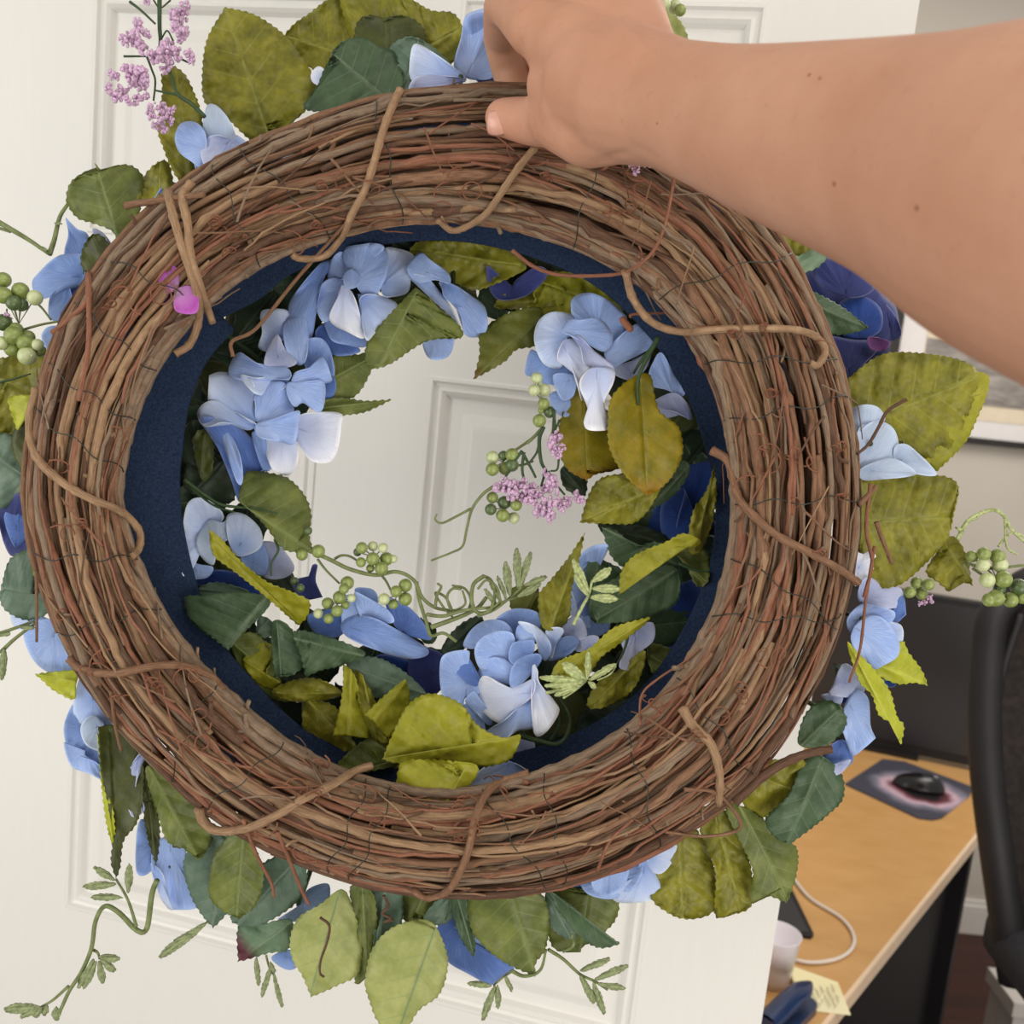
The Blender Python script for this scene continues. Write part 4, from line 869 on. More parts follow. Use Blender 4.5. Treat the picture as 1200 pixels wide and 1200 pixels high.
# ---------- blossoms: name | label | centre | distance, then petals: colour | base | outline | [distance offset]
BL = '''hydrangea_bloom|pale blue hydrangea floret between the upper left leaves|250,170|.600
blue|245,176|205,160 212,145 228,143 240,155 243,185 240,200 225,190 210,178|-.004
grey|255,172|238,150 242,125 252,123 265,135 275,155 278,175 262,182 248,180|0
lav|270,165|235,178 245,160 262,160 283,172 275,190 258,202 242,198|-.006
blue|245,190|228,190 245,198 264,198 256,208 235,208|.006
pale|275,168|276,158 293,172 283,182|.002
hydrangea_bloom|white and blue floret beside the gripping fingers|540,90|.606
pale|543,96|480,88 483,55 495,54 520,70 545,90 540,97 510,95 490,98|-.002
lav|540,94|478,108 485,92 505,88 542,92 525,102 490,106|-.005
white|380,95|364,88 372,78 380,82 378,97 368,98|.012
blue|548,88|540,45 545,20 560,12 590,8 594,40 590,75 575,92 548,92 532,78|.016
mid|560,95|548,22 570,14 600,12 602,60 590,90 560,96 556,60|.022
hydrangea_bloom|mid blue blossom behind the left upper rim|100,320|.606
mid|100,312|77,255* 90,268 103,275 103,300 98,312 76,300 80,275|.004
mid|95,325|38,330 45,320 60,305 75,298 99,300 97,330 80,340 65,345 50,350 40,342|-.002
mid|82,335|60,345 80,335 85,370 75,378 58,372|.002
blue|80,385|49,392 60,382 85,385 80,405 62,418 52,405|.003
deep|95,340|83,330 108,320 104,350 85,368|.008
lav|125,290|108,270 120,272 132,290 125,302|.01
hydrangea_bloom|blue petals peeking over the upper left rim|195,240|.612
mid|195,240|160,272 168,255 180,245 197,237 200,250 178,268|0
mid|205,222|175,248 185,225 200,213 212,222 202,240 188,247|-.003
hydrangea_bloom|large white and blue hydrangea under the top of the backing|425,345|.612
blue|415,330|402,292 425,286 445,285 455,300 452,325 438,350 425,345 415,330 405,312|-.008
pale|445,335|450,292 468,292 485,300 482,320 478,342 460,348 448,345 450,320|0
blue|410,328|390,302 410,290 440,285 450,292 430,308 405,325 385,328|-.002
blue|408,338|371,345 380,330 395,325 405,335 400,352 390,372 378,377 370,360|-.002
white|402,335|386,370 395,350 400,333 412,342 421,365 427,396 405,388 390,380|-.012
pale|415,340|422,350 440,345 466,357 455,372 440,390 430,399 424,378|-.006
mid|400,375|380,373 400,385 430,398 427,407 410,405 388,398|.004
blue|410,335|402,322 412,315 423,325 417,337 405,337|-.014
mid|382,310|338,362 345,345 365,320 380,305 390,308 378,330 370,370 365,395 352,400 344,378|-.002
deep|380,385|370,388 385,380 410,400 422,412 395,417 375,407|.012
blue|510,385|495,395 515,385 532,395 525,418 503,420|.008
hydrangea_bloom|folded blue petals between two olive leaves under the top of the backing|530,345|.616
blue|500,318|477,315 492,296 505,305 525,320 527,332 510,328 490,332|-.006
blue|520,330|515,330 530,333 550,345 568,360 571,385 560,395 545,392 540,370 525,350|0
pale|490,322|478,322 500,325 515,342 532,365 540,388 522,368 500,345|-.003
mid|525,335|522,330 545,345 542,360 520,348|-.006
navy|600,345|570,312 585,322 600,335 605,328 630,312 642,322 620,345 590,352 575,342|.014
hydrangea_bloom|cup shaped blue florets at the upper left of the opening|338,446|.610
pale|332,395|305,372 310,363 335,363 342,375 330,400 318,412 303,407 307,390|.006
blue|350,420|332,378 345,370 357,372 362,395 357,425 345,425 334,405|-.002
lav|325,420|310,428 315,405 325,392 335,410 348,425 330,432|-.004
mid|365,440|355,402 375,396 387,410 392,440 380,438 360,435|.008
blue|338,446|268,432 280,413 300,425 335,430 340,443 320,445 295,447 273,442|-.006
blue|340,446|345,437 365,430 378,418 388,440 386,448 360,450 345,450|-.006
blue|339,450|338,448 360,447 380,448 379,478 370,482 355,472 345,477 336,460|-.008
pale|338,448|281,440 300,443 320,440 337,447 325,460 300,462|-.004
deep|380,450|378,445 390,440 394,455 386,472 376,478|.006
hydrangea_bloom|pale blue four petalled floret at the left of the opening|300,497|.604
pale|300,497|245,440* 258,436 280,440 297,448 297,475 301,497 280,485 262,478 245,475|0
pale|299,499|231,485 240,472 258,470 280,485 300,497 290,504 262,495 240,500|-.004
blue|301,497|300,455 320,447 335,450 340,470 344,482 325,490 302,497 299,475|-.003
blue|301,498|300,497 325,490 350,481 350,495 345,520 330,518 303,512|-.006
white|345,500|345,500 355,485 398,484 400,500 395,530 385,542 365,540 350,520|.006
white|330,508|311,515 340,510 350,525 346,550 335,557 318,548|.004
deep|300,560|235,492 255,490 280,500 300,520 317,545 305,553 290,580 280,588 270,560 255,525|.012
blue|262,500|253,493 268,505 280,530 285,560 279,567 265,530|.006
mid|310,540|295,508 310,515 320,545 308,550|.008
rose_bloom|blue and white rose at the left of the opening|275,640|.618
pale|250,625|214,620 220,590 235,583 250,590 262,605 250,622 235,632 232,650 225,668 213,672|.004
grey|255,640|230,630 245,610 262,612 270,602 280,615 270,630 255,640 250,662 234,650|-.002
pale|280,640|266,605 285,602 305,620 305,642 280,652 268,635|-.002
mid|295,660|280,640 300,630 314,650 310,674 288,665|0
lav|318,660|298,640 320,635 337,650 345,667 330,678 308,674|.002
blue|235,672|212,645 230,660 250,665 240,678 213,674|.002
royal|270,685|222,675 260,668 300,680 312,697 270,692 235,687|.010
navy|360,690|342,682 362,675* 366,662* 372,662 370,680 378,700* 355,702|.012
rose_bloom|blue rose at the lower left of the opening|450,740|.606
mid|410,735|403,725 430,722 460,735 502,762 485,772 450,765 405,745|-.006
blue|415,728|402,702 415,698 425,720 422,732 402,732|-.002
blue|430,728|415,695 430,700 455,715 460,730 425,724|-.003
mid|425,720|416,690 435,690 443,700 440,717 425,707|.004
deep|470,745|453,700 480,712 500,735 504,750 470,740 456,720|.006
deep|385,735|362,720 400,712 404,740 385,748 366,738|.006
navy|505,790|488,760 520,768 522,800 500,818 478,792|.014
royal|480,800|440,770 490,780 500,820 460,830|.020
hydrangea_bloom|large blue hydrangea at the bottom of the opening|590,795|.600
mid|605,745|578,735 585,722 605,713 630,718 632,737 610,740 595,745|.012
blue|590,760|543,757 552,738 570,727 590,728 600,742 575,750 560,760|.006
blue|598,770|556,765 562,750 580,740 600,742 604,760 600,778 580,784 563,784|0
blue|550,800|515,790 518,770 532,763 550,763 548,775 560,800 560,815 545,818 540,833 525,832 518,815|.002
deep|558,795|533,785 545,768 555,780 563,800 552,803|-.001
blue|618,745|604,747 607,733 620,731 630,742 627,752 608,752|-.002
mid|615,765|596,772 600,755 615,750 626,752 623,770 605,779|-.003
blue|600,795|560,797 565,777 580,770 597,775 604,787 598,802 575,798|-.004
mid|628,780|597,802 600,782 612,770 630,766 634,775 618,795 605,806|-.005
pale|640,765|607,729 625,732 640,745 646,760 640,774 632,767 626,745|.000
mid|660,765|643,774 648,755 665,745 680,750 667,767|.004
pale|650,755|640,738 655,735 661,740 652,755 646,772 641,755|.003
lav|670,740|653,737 670,723 682,726 688,745 675,750 660,745|.008
lav|690,760|670,757 690,745 702,747 695,757 680,764|.008
white|622,812|559,812 563,795 572,793 590,805 608,803 626,796 624,815 605,832 587,847 570,838 560,825|-.012
pale|626,816|570,857 590,845 610,825 627,812 628,850 605,857 590,870 580,877* 573,865|-.010
white|626,800|624,780 630,785 632,800 650,822 655,835 640,858 627,861 623,830|-.016
blue|560,835|538,828 548,825 562,830 568,850 572,870 582,874 560,872 543,862 542,845|-.002
blue|565,828|545,822 555,810 562,818 577,840 573,850 560,838|-.004
lav|615,880|600,880 605,865 620,865 627,875 618,890 605,892|.010
pale|600,895|548,925 560,905 580,893 600,893 620,907 600,920 570,934|.004
hydrangea_bloom|blue and white hydrangea at the upper right of the opening|690,410|.602
blue|700,385|670,368 671,350 690,343 710,350 725,362 735,375 729,397 715,404 712,382 700,374 680,377|.004
blue|718,415|708,414 725,395 745,380 755,385 768,402 750,415 730,425 720,430|.002
pale|668,395|626,400 630,378 645,366 665,367 674,375 664,395 660,427 650,432 635,424|.002
blue|668,385|658,388 668,374 680,375 700,373 714,385 718,400 708,412 690,404 670,394|-.008
white|660,405|653,420 660,400 672,398 687,410 692,430 682,445 682,470 675,442 663,430|-.004
lav|675,395|668,392 680,395 695,410 718,428 717,436 700,432 685,427 680,407|-.010
white|700,432|679,452 687,435 700,430 718,432 720,445 707,475 709,490 714,503 690,504 684,495 689,480|-.012
blue|790,465|760,440 765,425 775,413 790,438 802,455 800,464 785,457 763,452|.010
lav|805,490|750,475 765,470 790,460 807,475 810,492 790,482 770,482 757,497|.006
lav|740,440|720,430 740,423 762,413 757,432 740,445 722,440|.008
mid|655,420|615,437 622,410 635,420 655,428 674,440 667,452 640,450 625,442|.008
blue|670,470|643,465 655,458 667,468 667,487 653,485|.006
blue|668,445|648,440 674,441 672,464 658,468|.004
rose_bloom|deep royal blue rose at the right of the opening|800,620|.630
royal|810,600|763,600 790,555 815,537 836,540 832,570 812,610 790,642 768,637 750,622|0
royal|810,610|775,592 802,573 792,620 803,642 826,600 833,560 835,610 810,655 780,640|-.004
royal|800,715|760,747 765,720 790,710 817,672 824,650 828,680 818,722 800,752 778,760|.006
royal|805,700|780,702 815,678 824,700 818,730 795,735|.002
deep|780,730|770,700 790,690 800,705 785,730|.01
rose_bloom|lavender blue rose behind the sage sprig at the lower right of the opening|700,710|.622
lav|745,740|722,740 745,733 765,730 766,750 747,768 742,784 726,782 730,760|-.012
blue|690,700|660,687 668,665 690,642 712,638 707,652 682,667 685,700 692,735 675,727 663,705|.004
pale|665,700|658,685 664,680 676,712 672,725 662,705|-.001
mid|690,722|676,710 700,700 715,735 690,745|.002
hydrangea_bloom|pale grey blue hydrangea beside the large right leaf|1020,520|.582
grey|1010,545|990,500 997,480 1015,474 1030,478 1037,492 1020,495 1005,510 1003,532 995,522|.003
grey|1006,547|1003,542 1005,505 1022,492 1045,500 1053,520 1050,537 1030,549 1010,549|-.002
grey|1052,540|1048,525 1060,520 1075,530 1098,556 1070,555 1050,550|.004
grey|1020,552|1008,550 1035,538 1055,540 1073,556 1030,562 1010,562|-.004
white|1005,665|1000,685 1002,650 1012,641 1026,650 1023,668 1010,682|.006
hydrangea_bloom|blue hydrangea just below the right hand leaves|1010,725|.582
lav|1010,700|1005,695 1015,676 1035,685 1056,690 1056,710 1030,713 1010,708|.004
deep|1042,728|1043,717 1058,698 1062,720* 1048,732 1038,727|.008
blue|1000,728|993,725 1010,708 1035,712 1049,718 1043,730 1020,732 998,742|0
blue|1000,735|997,745 1010,725 1030,722 1045,735 1054,755 1051,770 1035,780 1022,784 1005,767|-.005
pale|1040,740|1038,730 1055,732 1059,745 1053,757|.003
lav|990,800|975,805 988,778 1005,788 1014,807 1000,817 972,814|.004
rose_bloom|bright blue rose with ruffled rim at the right lower rim|995,850|.588
blue|995,825|993,820 1005,808 1018,820 1020,850 1026,865* 1015,875 1000,885 992,870 986,845|-.003
deep|985,870|962,890 975,872 990,868 1000,890 985,902 968,897|.004
lav|985,895|976,897 997,890 986,906 975,908|0
lav|975,820|962,815 987,813 982,828|0
navy|985,815|975,812 1000,812 995,822 982,824|.006
royal|1042,798|1033,797 1045,793 1050,803 1040,805|.004
rose_bloom|dark navy rose beneath the forearm|990,375|.640
navy|990,400|943,320 965,300 985,300 1020,320 1037,345 1050,360 1055,390* 1045,400 1040,415 1015,440 990,452 962,442 950,400 938,360|.006
navy|990,345|955,302 990,308 1025,332 1012,347 985,347 958,332|-.004
royal|1005,395|983,357 1010,347 1032,362 1032,387 1010,397 988,392|-.002
navy|995,440|962,395 1000,398 1032,402 1012,427 985,447 962,427|-.006
navy|1045,395|1038,355* 1052,375 1056,393 1042,399 1042,380|-.003
pur|1030,400|1018,395 1042,400 1036,411 1020,409|-.008
navy|975,460|962,430 985,440 1000,455 985,470 968,462|.004
hydrangea_bloom|blue hydrangea at the bottom rim beside the olive leaves|730,1025|.602
blue|722,1030|678,1020 700,1008 740,998 753,1015 746,1037 725,1052 700,1052 683,1042|.002
pale|758,1005|745,995 765,980 790,983 793,1000 778,1022 765,1022 753,1007|-.002
pale|755,1015|718,1042 740,1030 755,1005 771,1030 777,1045 760,1056 723,1057|0
deep|688,1020|671,1020 688,1013 696,1030 692,1052 685,1064 673,1050|.004
blue|715,1012|695,1015 720,1001 737,1010 732,1037 712,1050 695,1042|-.006
rose_bloom|blue petals hanging at the bottom centre|560,1110|.606
deep|535,1085|513,1085 530,1066 545,1088 565,1113 602,1133 590,1146 575,1154 550,1142 525,1127 513,1105|0
mid|545,1090|520,1075 545,1062 580,1085 600,1120 570,1118 545,1095|.003
rose_bloom|bright blue rose with curled rim at the lower left|200,1015|.614
mid|180,990|161,970 170,962 182,1000 176,1022 160,1022|.002
blue|200,980|183,985 215,985 218,1030 232,1062 205,1066 195,1062 190,1042 178,1015|.002
pale|185,1020|176,1013 190,1023 197,1050 202,1067 188,1052|-.003
rose_bloom|blue petals between teal leaves at the bottom left|350,1060|.620
blue|355,1055|326,1077 350,1066 360,1043 385,1036 383,1062 360,1077 338,1080|0
mid|335,1120|318,1122 340,1113 348,1132 335,1136|0
rose_bloom|pale blue rose at the left lower rim|105,850|.616
mid|110,850|75,860 78,840 90,822 110,835 125,850 132,880 127,912 100,902 83,887|.004
pale|110,820|86,822 95,790 102,778 117,820 132,850 110,853 90,844|0
blue|100,880|75,870 90,885 115,895 128,917 105,907 83,897|-.003
grey|115,850|95,850 112,838 128,862 120,880 100,872|-.002
rose_bloom|lavender petals between dark leaves at the lower left|152,920|.598
lav|165,885|133,915 150,900 166,881 170,890 160,915 157,932 144,926|0
lav|162,932|148,935 163,933 169,950 155,957|.002
rose_bloom|smooth blue petals left of the wire wrapped twigs|60,760|.616
blue|65,740|28,740 40,728 75,728 92,760 95,786 75,792 50,784 34,765|0
pale|45,720|13,715 35,726 62,728 60,738 20,737|.006
rose_bloom|navy rose at the far left edge|10,620|.612
navy|15,620|-5,600 5,590 25,580 35,640 15,652 5,637 0,620|0
deep|20,620|5,605 22,592 32,625 18,642|-.003
orchid_bloom|magenta floret caught among the twigs|208,340|.542
mag|207,336|186,320 192,313 205,312 210,325 206,340 190,342|0
mag|208,340|206,340 225,336 233,350 229,367 206,364|-.001
pur|203,345|189,360 200,344 205,350 195,369|.003'''.split('\n')
bloom = None
for i, l in enumerate(BL):
    q = l.split('|')
    if q[0].endswith('_bloom'):
        c = tuple(map(float, q[2].split(','))); bd = float(q[3])
        mb = MB(); cc_ = P(c[0], c[1], bd + .006)
        rdir = np.array([CX - c[0], CY - c[1]]); rdir = rdir / np.linalg.norm(rdir); rr_ = np.hypot(c[0] - CX, c[1] - CY)
        tgt = 395; ex = CX - rdir[0] * tgt; ey = CY - rdir[1] * tgt
        if q[0] != 'orchid_bloom':
            mb.tube(crom([P(c[0], c[1], bd + .004), P(c[0] * .7 + ex * .3, c[1] * .7 + ey * .3, bd + .022), P(ex, ey, FD + .016)], 5), .0016, 6)
        mb.ball(P(c[0], c[1], bd - .0022 if q[0] == 'hydrangea_bloom' else bd + .004), .0016, 8, 6)
        bloom = mb.build(q[0], GD, wreath); bloom['label'] = q[1]
    else:
        off = float(q[3]); b = tuple(map(float, q[1].split(','))); p, _ = parse(q[2])
        far = p[np.argmax(np.hypot(p[:, 0] - b[0], p[:, 1] - b[1]))]
        cen = p.mean(0); tp = cen * .5 + far * .5 if False else (b[0] + (cen[0] - b[0]) * 2.0, b[1] + (cen[1] - b[1]) * 2.0)
        if math.hypot(tp[0] - b[0], tp[1] - b[1]) < 14: tp = tuple(far)
        sheet('petal', q[2], b, tp, bd + off, PM[q[0]], bloom, 'petal', cup=R.uniform(.08, .30) * R.choice((1, 1, -1)), wav=.9, tilt=(R.uniform(-.12, .12), R.uniform(-.12, .12)), seed=i + 900, rings=8, thick=.0004, step=3.2)

# ---------- berries
def berries(label, d, stem, s):
    mb = MB(); bs = [t_.split(',') for t_ in s.split()]
    cx = sum(float(b[0]) for b in bs) / len(bs); cy = sum(float(b[1]) for b in bs) / len(bs)
    for st_, r_ in stem: px_tube(mb, st_, r_, d + .004, seg=6, taper=.8)
    for b in bs: px_tube(mb, '%s,%s %f,%f' % (b[0], b[1], cx, cy), .9, d + .003, seg=5)
    o = mb.build('berry_cluster', GM, wreath); o['label'] = label
    for k, b in enumerate(bs):
        x, y, r = float(b[0]), float(b[1]), float(b[2]); kind = b[3] if len(b) > 3 else 'g'
        m2 = MB(); dd = d + (-.004 if k % 2 else .001); c_ = P(x, y, dd); rr = r * dd / FOC
        m2.ball(c_, rr, 16, 12); di = nrm(RWC @ np.array([math.cos(k * 2.1) * .8, math.sin(k * 2.1) * .8, -.6])); m2.ball(c_ + di * rr * .97, rr * .13, 6, 4)
        m2.build('berry', BE[kind], o)
berries('green berries at the far left edge', .59, [('25,387 50,380 80,375', 1.6), ('22,345 45,357 60,375', 1.6)], '4,328,9 4,346,10 24,341,10 16,355,9,d 25,357,8,d 41,349,9,w 4,378,10,d 16,393,11 19,386,8 1,402,8,w 14,409,9 30,402,10 33,395,8 44,404,7,w 47,411,7 32,417,11,w')
berries('three pale berries above green ones beside the upper right hydrangea', .60, [('650,480 648,505 645,515', 2), ('637,495 633,505 618,520', 1.8)], '629,443,7,w 626,457,7,w 637,457,8,w 637,473,7 644,483,7,d 632,493,8 634,481,4')
berries('green berries above the pink lilac in the opening', .604, [('634,503 622,515 600,530', 2), ('625,540 612,545 600,545', 1.6)], '577,536,8,w 577,550,8 590,534,6,d 600,533,8 592,549,8 600,545,8,d')
berries('green berries below the pink lilac in the opening', .602, [], '577,583,7 575,597,7,d 591,589,8,d 589,604,8 602,607,7,w 605,592,7')
berries('topmost green berry cluster on the curling stem', .594, [('392,655 400,651 410,652 420,658', 1.7)], '419,647,5,d 424,642,7 437,640,6,w 449,642,6,w 461,655,5,w 437,655,8 453,655,8 423,659,6 434,666,5 447,666,8')
berries('green berries above the lower left rose', .592, [('447,674 453,682 458,692', 1.7)], '475,686,8 464,693,7 475,702,8 450,702,7,w 461,708,6')
berries('green berry bunch left of the lower left rose', .590, [('372,655 382,668 398,684', 1.7)], '407,683,8 403,690,6 398,700,8 412,701,5,w 384,707,7 395,716,7 373,719,6,w 385,725,6 405,709,5')
berries('few green berries at the tip of the folded leaf', .596, [], '354,650,7 373,646,8 361,622,5,d')
berries('dark berries behind the folded leaf', .606, [], '345,681,5,d 352,689,5,d')
berries('green and pale berries hanging right of the leaves', .585, [('1133,660 1160,666 1202,662', 2), ('1140,666 1152,674 1168,684', 1.8)], '1139,652,7 1153,649,8 1169,652,9 1152,662,8,w 1172,662,9,w 1157,680,9,w 1171,690,7,d 1176,679,10 1194,688,10,d 1167,701,10 1184,703,9 1159,703,8 1199,700,8')
berries('small green berries under the right hand leaf', .594, [], '1074,683,7 1088,685,7 1080,696,7 1066,694,7')
berries('pale berries at the top behind the wrist', .612, [], '768,-2,8 778,5,8,w 791,8,8,w 797,12,7 760,-2,8')

# ---------- lilac sprigs: stem (part) with glittering florets
def lilac(label, d, stems, s):
    mb = MB()
    for st_, r_ in stems: px_tube(mb, st_, r_, d + .002, seg=6, taper=.7)
    o = mb.build('lilac_sprig', GD, wreath); o['label'] = label
    for k, b in enumerate(s.split()):
        x, y, r = map(float, b.split(',')); m2 = MB(); c_ = P(x, y, d - .002 + .003 * math.sin(k * 1.7)); rr = r * 1.25 * d / FOC
        for j in range(18):
            v = nrm((R.gauss(0, 1), R.gauss(0, 1), R.gauss(0, 1))); m2.ball(c_ + v * rr * R.uniform(.35, .95), rr * R.uniform(.2, .34), 6, 4, (1, 1, R.uniform(.8, 1.5)))
        m2.build('lilac_floret', LI, o)
lilac('pale pink lilac sprig at the top left', .59, [('240,137 225,122 208,110 201,90 197,76', 2.6), ('208,111 182,106', 1.6), ('187,-6 187,30 188,50 184,70', 2.8), ('152,2 165,12 182,28', 1.7), ('172,66 178,82 182,95 180,118', 1.6), ('145,66 160,66 172,66', 1.4), ('207,66 218,72 224,74', 1.4), ('180,0 186,10', 1.2), ('200,0 190,9', 1.2), ('203,48 196,36 189,46', 1.2)],
 '215,8,7 210,18,8 203,20,7 210,35,8 217,38,6 213,46,6 160,30,7 147,46,6 155,45,7 165,55,8 160,40,7 172,40,5 195,55,9 205,62,8 190,65,8 180,68,7 200,75,6 222,65,6 224,72,4 192,82,5 133,88,6 128,103,5 135,113,7 143,105,7 150,82,7 163,85,8 155,92,8 165,100,7 170,95,6 150,118,6 160,118,6 170,112,5 178,125,6 177,135,5 190,125,6 195,135,7 188,142,6 202,142,5 192,152,6 200,130,5 181,147,4 172,2,4')
lilac('pink lilac sprig hanging in the opening', .596, [('637,500 632,515 634,540 640,552', 2.6), ('612,528 600,545 592,560', 2), ('614,530 612,550 615,565', 2), ('612,530 622,548 628,560', 2), ('640,550 634,570', 1.8), ('642,552 652,568 662,580', 1.8), ('648,480 650,500 645,512', 2), ('655,535 653,550 645,552', 1.4), ('632,520 628,532 618,545', 1.6), ('656,492 650,505', 1.6)],
 '585,572,7 592,567,7 600,570,7 600,580,7 610,567,7 612,582,7 620,587,7 617,575,7 625,570,6 630,585,7 632,595,7 640,592,7 635,602,7 644,604,7 645,562,7 650,572,7 640,572,6 650,588,7 657,592,7 665,587,7 675,582,6 680,587,5 647,520,8 653,514,7 650,530,7 657,525,5 627,580,6 640,555,5')
lilac('tiny pink lilac tips below the hand', .536, [('748,196 747,205', 1)], '743,193,6 745,199,5 757,190,5 763,191,5')
lilac('tiny pink bud under the right hand berries', .594, [('1080,700 1088,703', 1)], '1078,707,3 1084,706,3 1092,704,3 1090,700,3')
lilac('tiny pink bud between the far left berries', .592, [('8,362 8,375', 1)], '7,370,4 12,374,3')

# ---------- green sprigs and curling stems
def sprig(label, d, stems, leaves, ml=SPM, wd=8):
    mb = MB()
    for st_, r_ in stems: px_tube(mb, st_, r_, d, seg=7, taper=.65, wob=.0015)
    o = mb.build('green_sprig', GM if ml is SPM else SPL, wreath); o['label'] = label
    for k, (a, b, w_) in enumerate(leaves):
        a = np.array(a, float); b = np.array(b, float); v = b - a; L = np.linalg.norm(v); v /= L; p = np.array([-v[1], v[0]]) * w_ / 2
        ol = ' '.join('%.1f,%.1f' % tuple(q_) for q_ in (a, a + v * L * .25 + p * .7, a + v * L * .6 + p, a + v * L * .88 + p * .6, b, a + v * L * .88 - p * .6, a + v * L * .6 - p, a + v * L * .25 - p * .7))
        sheet('leaflet', ol, tuple(a), tuple(b), d - .001, ml, o, 'leaf', fold=.25, serr=.8, wav=.5, rings=5, thick=.0012, seed=k, step=3)
sprig('curling flocked sprig reaching to the lower left', .585, [('184,1032 178,1048 172,1088 160,1090 140,1070 123,1062 112,1080 107,1112 95,1140 82,1160 70,1186', 3.4), ('160,1086 150,1055 136,1030', 2), ('106,1112 114,1116 117,1124', 2), ('80,1156 62,1172 48,1180', 2)],
 [((135, 1032), (110, 1016), 8), ((136, 1036), (97, 1039), 9), ((144, 1052), (107, 1051), 8), ((150, 1047), (152, 1012), 9), ((116, 1122), (140, 1124), 10), ((117, 1123), (135, 1138), 9), ((116, 1126), (121, 1152), 8), ((113, 1126), (98, 1158), 8), ((110, 1124), (92, 1158), 8), ((48, 1180), (5, 1183), 12), ((47, 1180), (24, 1192), 8), ((49, 1180), (40, 1192), 8), ((55, 1178), (51, 1190), 8), ((66, 1180), (66, 1196), 10)])
sprig('small drooping leaflet beside the teal leaves', .59, [('243,1080 230,1092 215,1102', 1.4)], [((241, 1082), (186, 1122), 11), ((225, 1095), (204, 1102), 5)])
sprig('thin sprig under the burgundy tipped leaf', .60, [('312,1120 316,1135 320,1142', 1.4)], [((300, 1122), (303, 1155), 6), ((318, 1130), (307, 1168), 6), ((320, 1140), (331, 1180), 5), ((316, 1128), (322, 1140), 5)])
sprig('sprig of slim leaflets at the bottom right of centre', .588, [('643,1113 660,1124 680,1142 697,1150 712,1160', 2.2), ('600,1138 615,1144 633,1137 640,1112', 2.4), ('660,1115 672,1108 670,1095', 2)],
 [((680, 1138), (715, 1123), 8), ((697, 1148), (736, 1131), 8), ((700, 1153), (733, 1158), 7), ((680, 1143), (697, 1176), 8), ((695, 1150), (708, 1189), 8)])
sprig('short sprig under the bottom centre blue petals', .592, [('600,1138 590,1145 578,1155', 1.6)], [((576, 1155), (548, 1152), 7), ((580, 1155), (565, 1196), 8), ((583, 1154), (584, 1182), 7), ((592, 1143), (600, 1162), 5)])
sprig('thorny green stem at the upper left', .60, [('-6,258 15,270 35,282 58,298', 3.4), ('58,298 64,280 70,255 79,240', 3.2), ('-5,266 12,272', 2)], [((57, 294), (44, 289), 3), ((64, 262), (72, 262), 3)])
sprig('pale curved sprig above the right hand berries', .59, [('1122,632 1135,610 1160,598 1175,603 1185,620 1202,636', 2.8), ('1178,607 1180,640 1192,650', 1.8), ('1170,640 1185,625 1200,628', 1.6)], [((1135, 610), (1146, 606), 4), ((1130, 622), (1120, 618), 3)], SPL)
sprig('sprig at the left below the teal leaf', .596, [('-6,744 15,737 40,728', 2.4), ('0,765 18,748 42,730', 2.6)], [((5, 760), (2, 797), 9), ((0, 745), (12, 742), 4), ((22, 734), (40, 736), 6)])
sprig('pale flocked sprig at the right of the opening', .583, [('672,732 683,710 690,697 694,680', 2.2)], [((690, 694), (671, 655), 9), ((689, 698), (674, 673), 9), ((694, 682), (716, 666), 11), ((694, 690), (727, 690), 10), ((692, 700), (724, 702), 10)], SPL)
sprig('pale star shaped sprig in front of the yellow leaf', .574, [('640,812 665,806 687,797', 2.2), ('660,818 675,808 688,797', 1.6), ('700,797 715,790 722,780', 1.2)], [((687, 797), (659, 777), 13), ((688, 797), (690, 763), 7), ((690, 797), (722, 778), 8), ((684, 798), (632, 794), 8), ((684, 800), (638, 804), 7), ((680, 803), (650, 815), 7), ((690, 799), (698, 806), 6)], SPL)
sprig('upright green sprig at the bottom of the opening', .588, [('560,722 580,714 598,700 612,688', 2), ('575,715 590,705 605,700', 1.8)], [((608, 690), (605, 642), 9), ((609, 690), (622, 646), 8), ((598, 698), (592, 658), 9), ((614, 686), (641, 676), 7), ((606, 700), (634, 684), 8), ((594, 704), (583, 675), 5), ((588, 708), (574, 680), 5), ((582, 710), (568, 690), 5)])
mb = MB()
for st_, r_, d_ in (('362,645 385,655 410,667 440,674 465,670 485,680 495,700 510,712 530,716', 2.6, .592), ('530,716 522,700 510,695 520,712 532,725', 1.8, .59), ('488,682 492,705 500,730 505,745 520,742 535,752', 2.4, .592), ('505,735 525,728 545,720 560,712 570,700', 3, .59), ('500,720 520,722 545,715 575,712', 2.4, .586), ('540,690 530,690 524,700 530,715 545,708 542,692', 1.8, .588),
  ('567,675 555,685 553,705 560,718 574,715 580,695 575,680 567,675', 2.6, .586), ('560,690 570,680 582,688 585,705 570,716', 1.6, .584), ('510,712 512,698 517,688 513,684', 2, .588), ('545,722 552,705 545,690 530,686', 1.8, .59)):
    px_tube(mb, st_, r_, d_, seg=7, taper=.75, wob=.001)
o = mb.build('curly_stem', GM, wreath); o['label'] = 'tangle of curling green stems at the bottom of the opening'
mb = MB()
for st_, r_, d_ in (('578,570 565,580 553,597 547,620 542,640 528,648 505,657', 2.0, .598), ('552,596 535,605 518,613 510,609 512,602', 1.7, .598)): px_tube(mb, st_, r_, d_, taper=.6)
o = mb.build('curly_stem', GM, wreath); o['label'] = 'forked green tendril hanging in the opening'
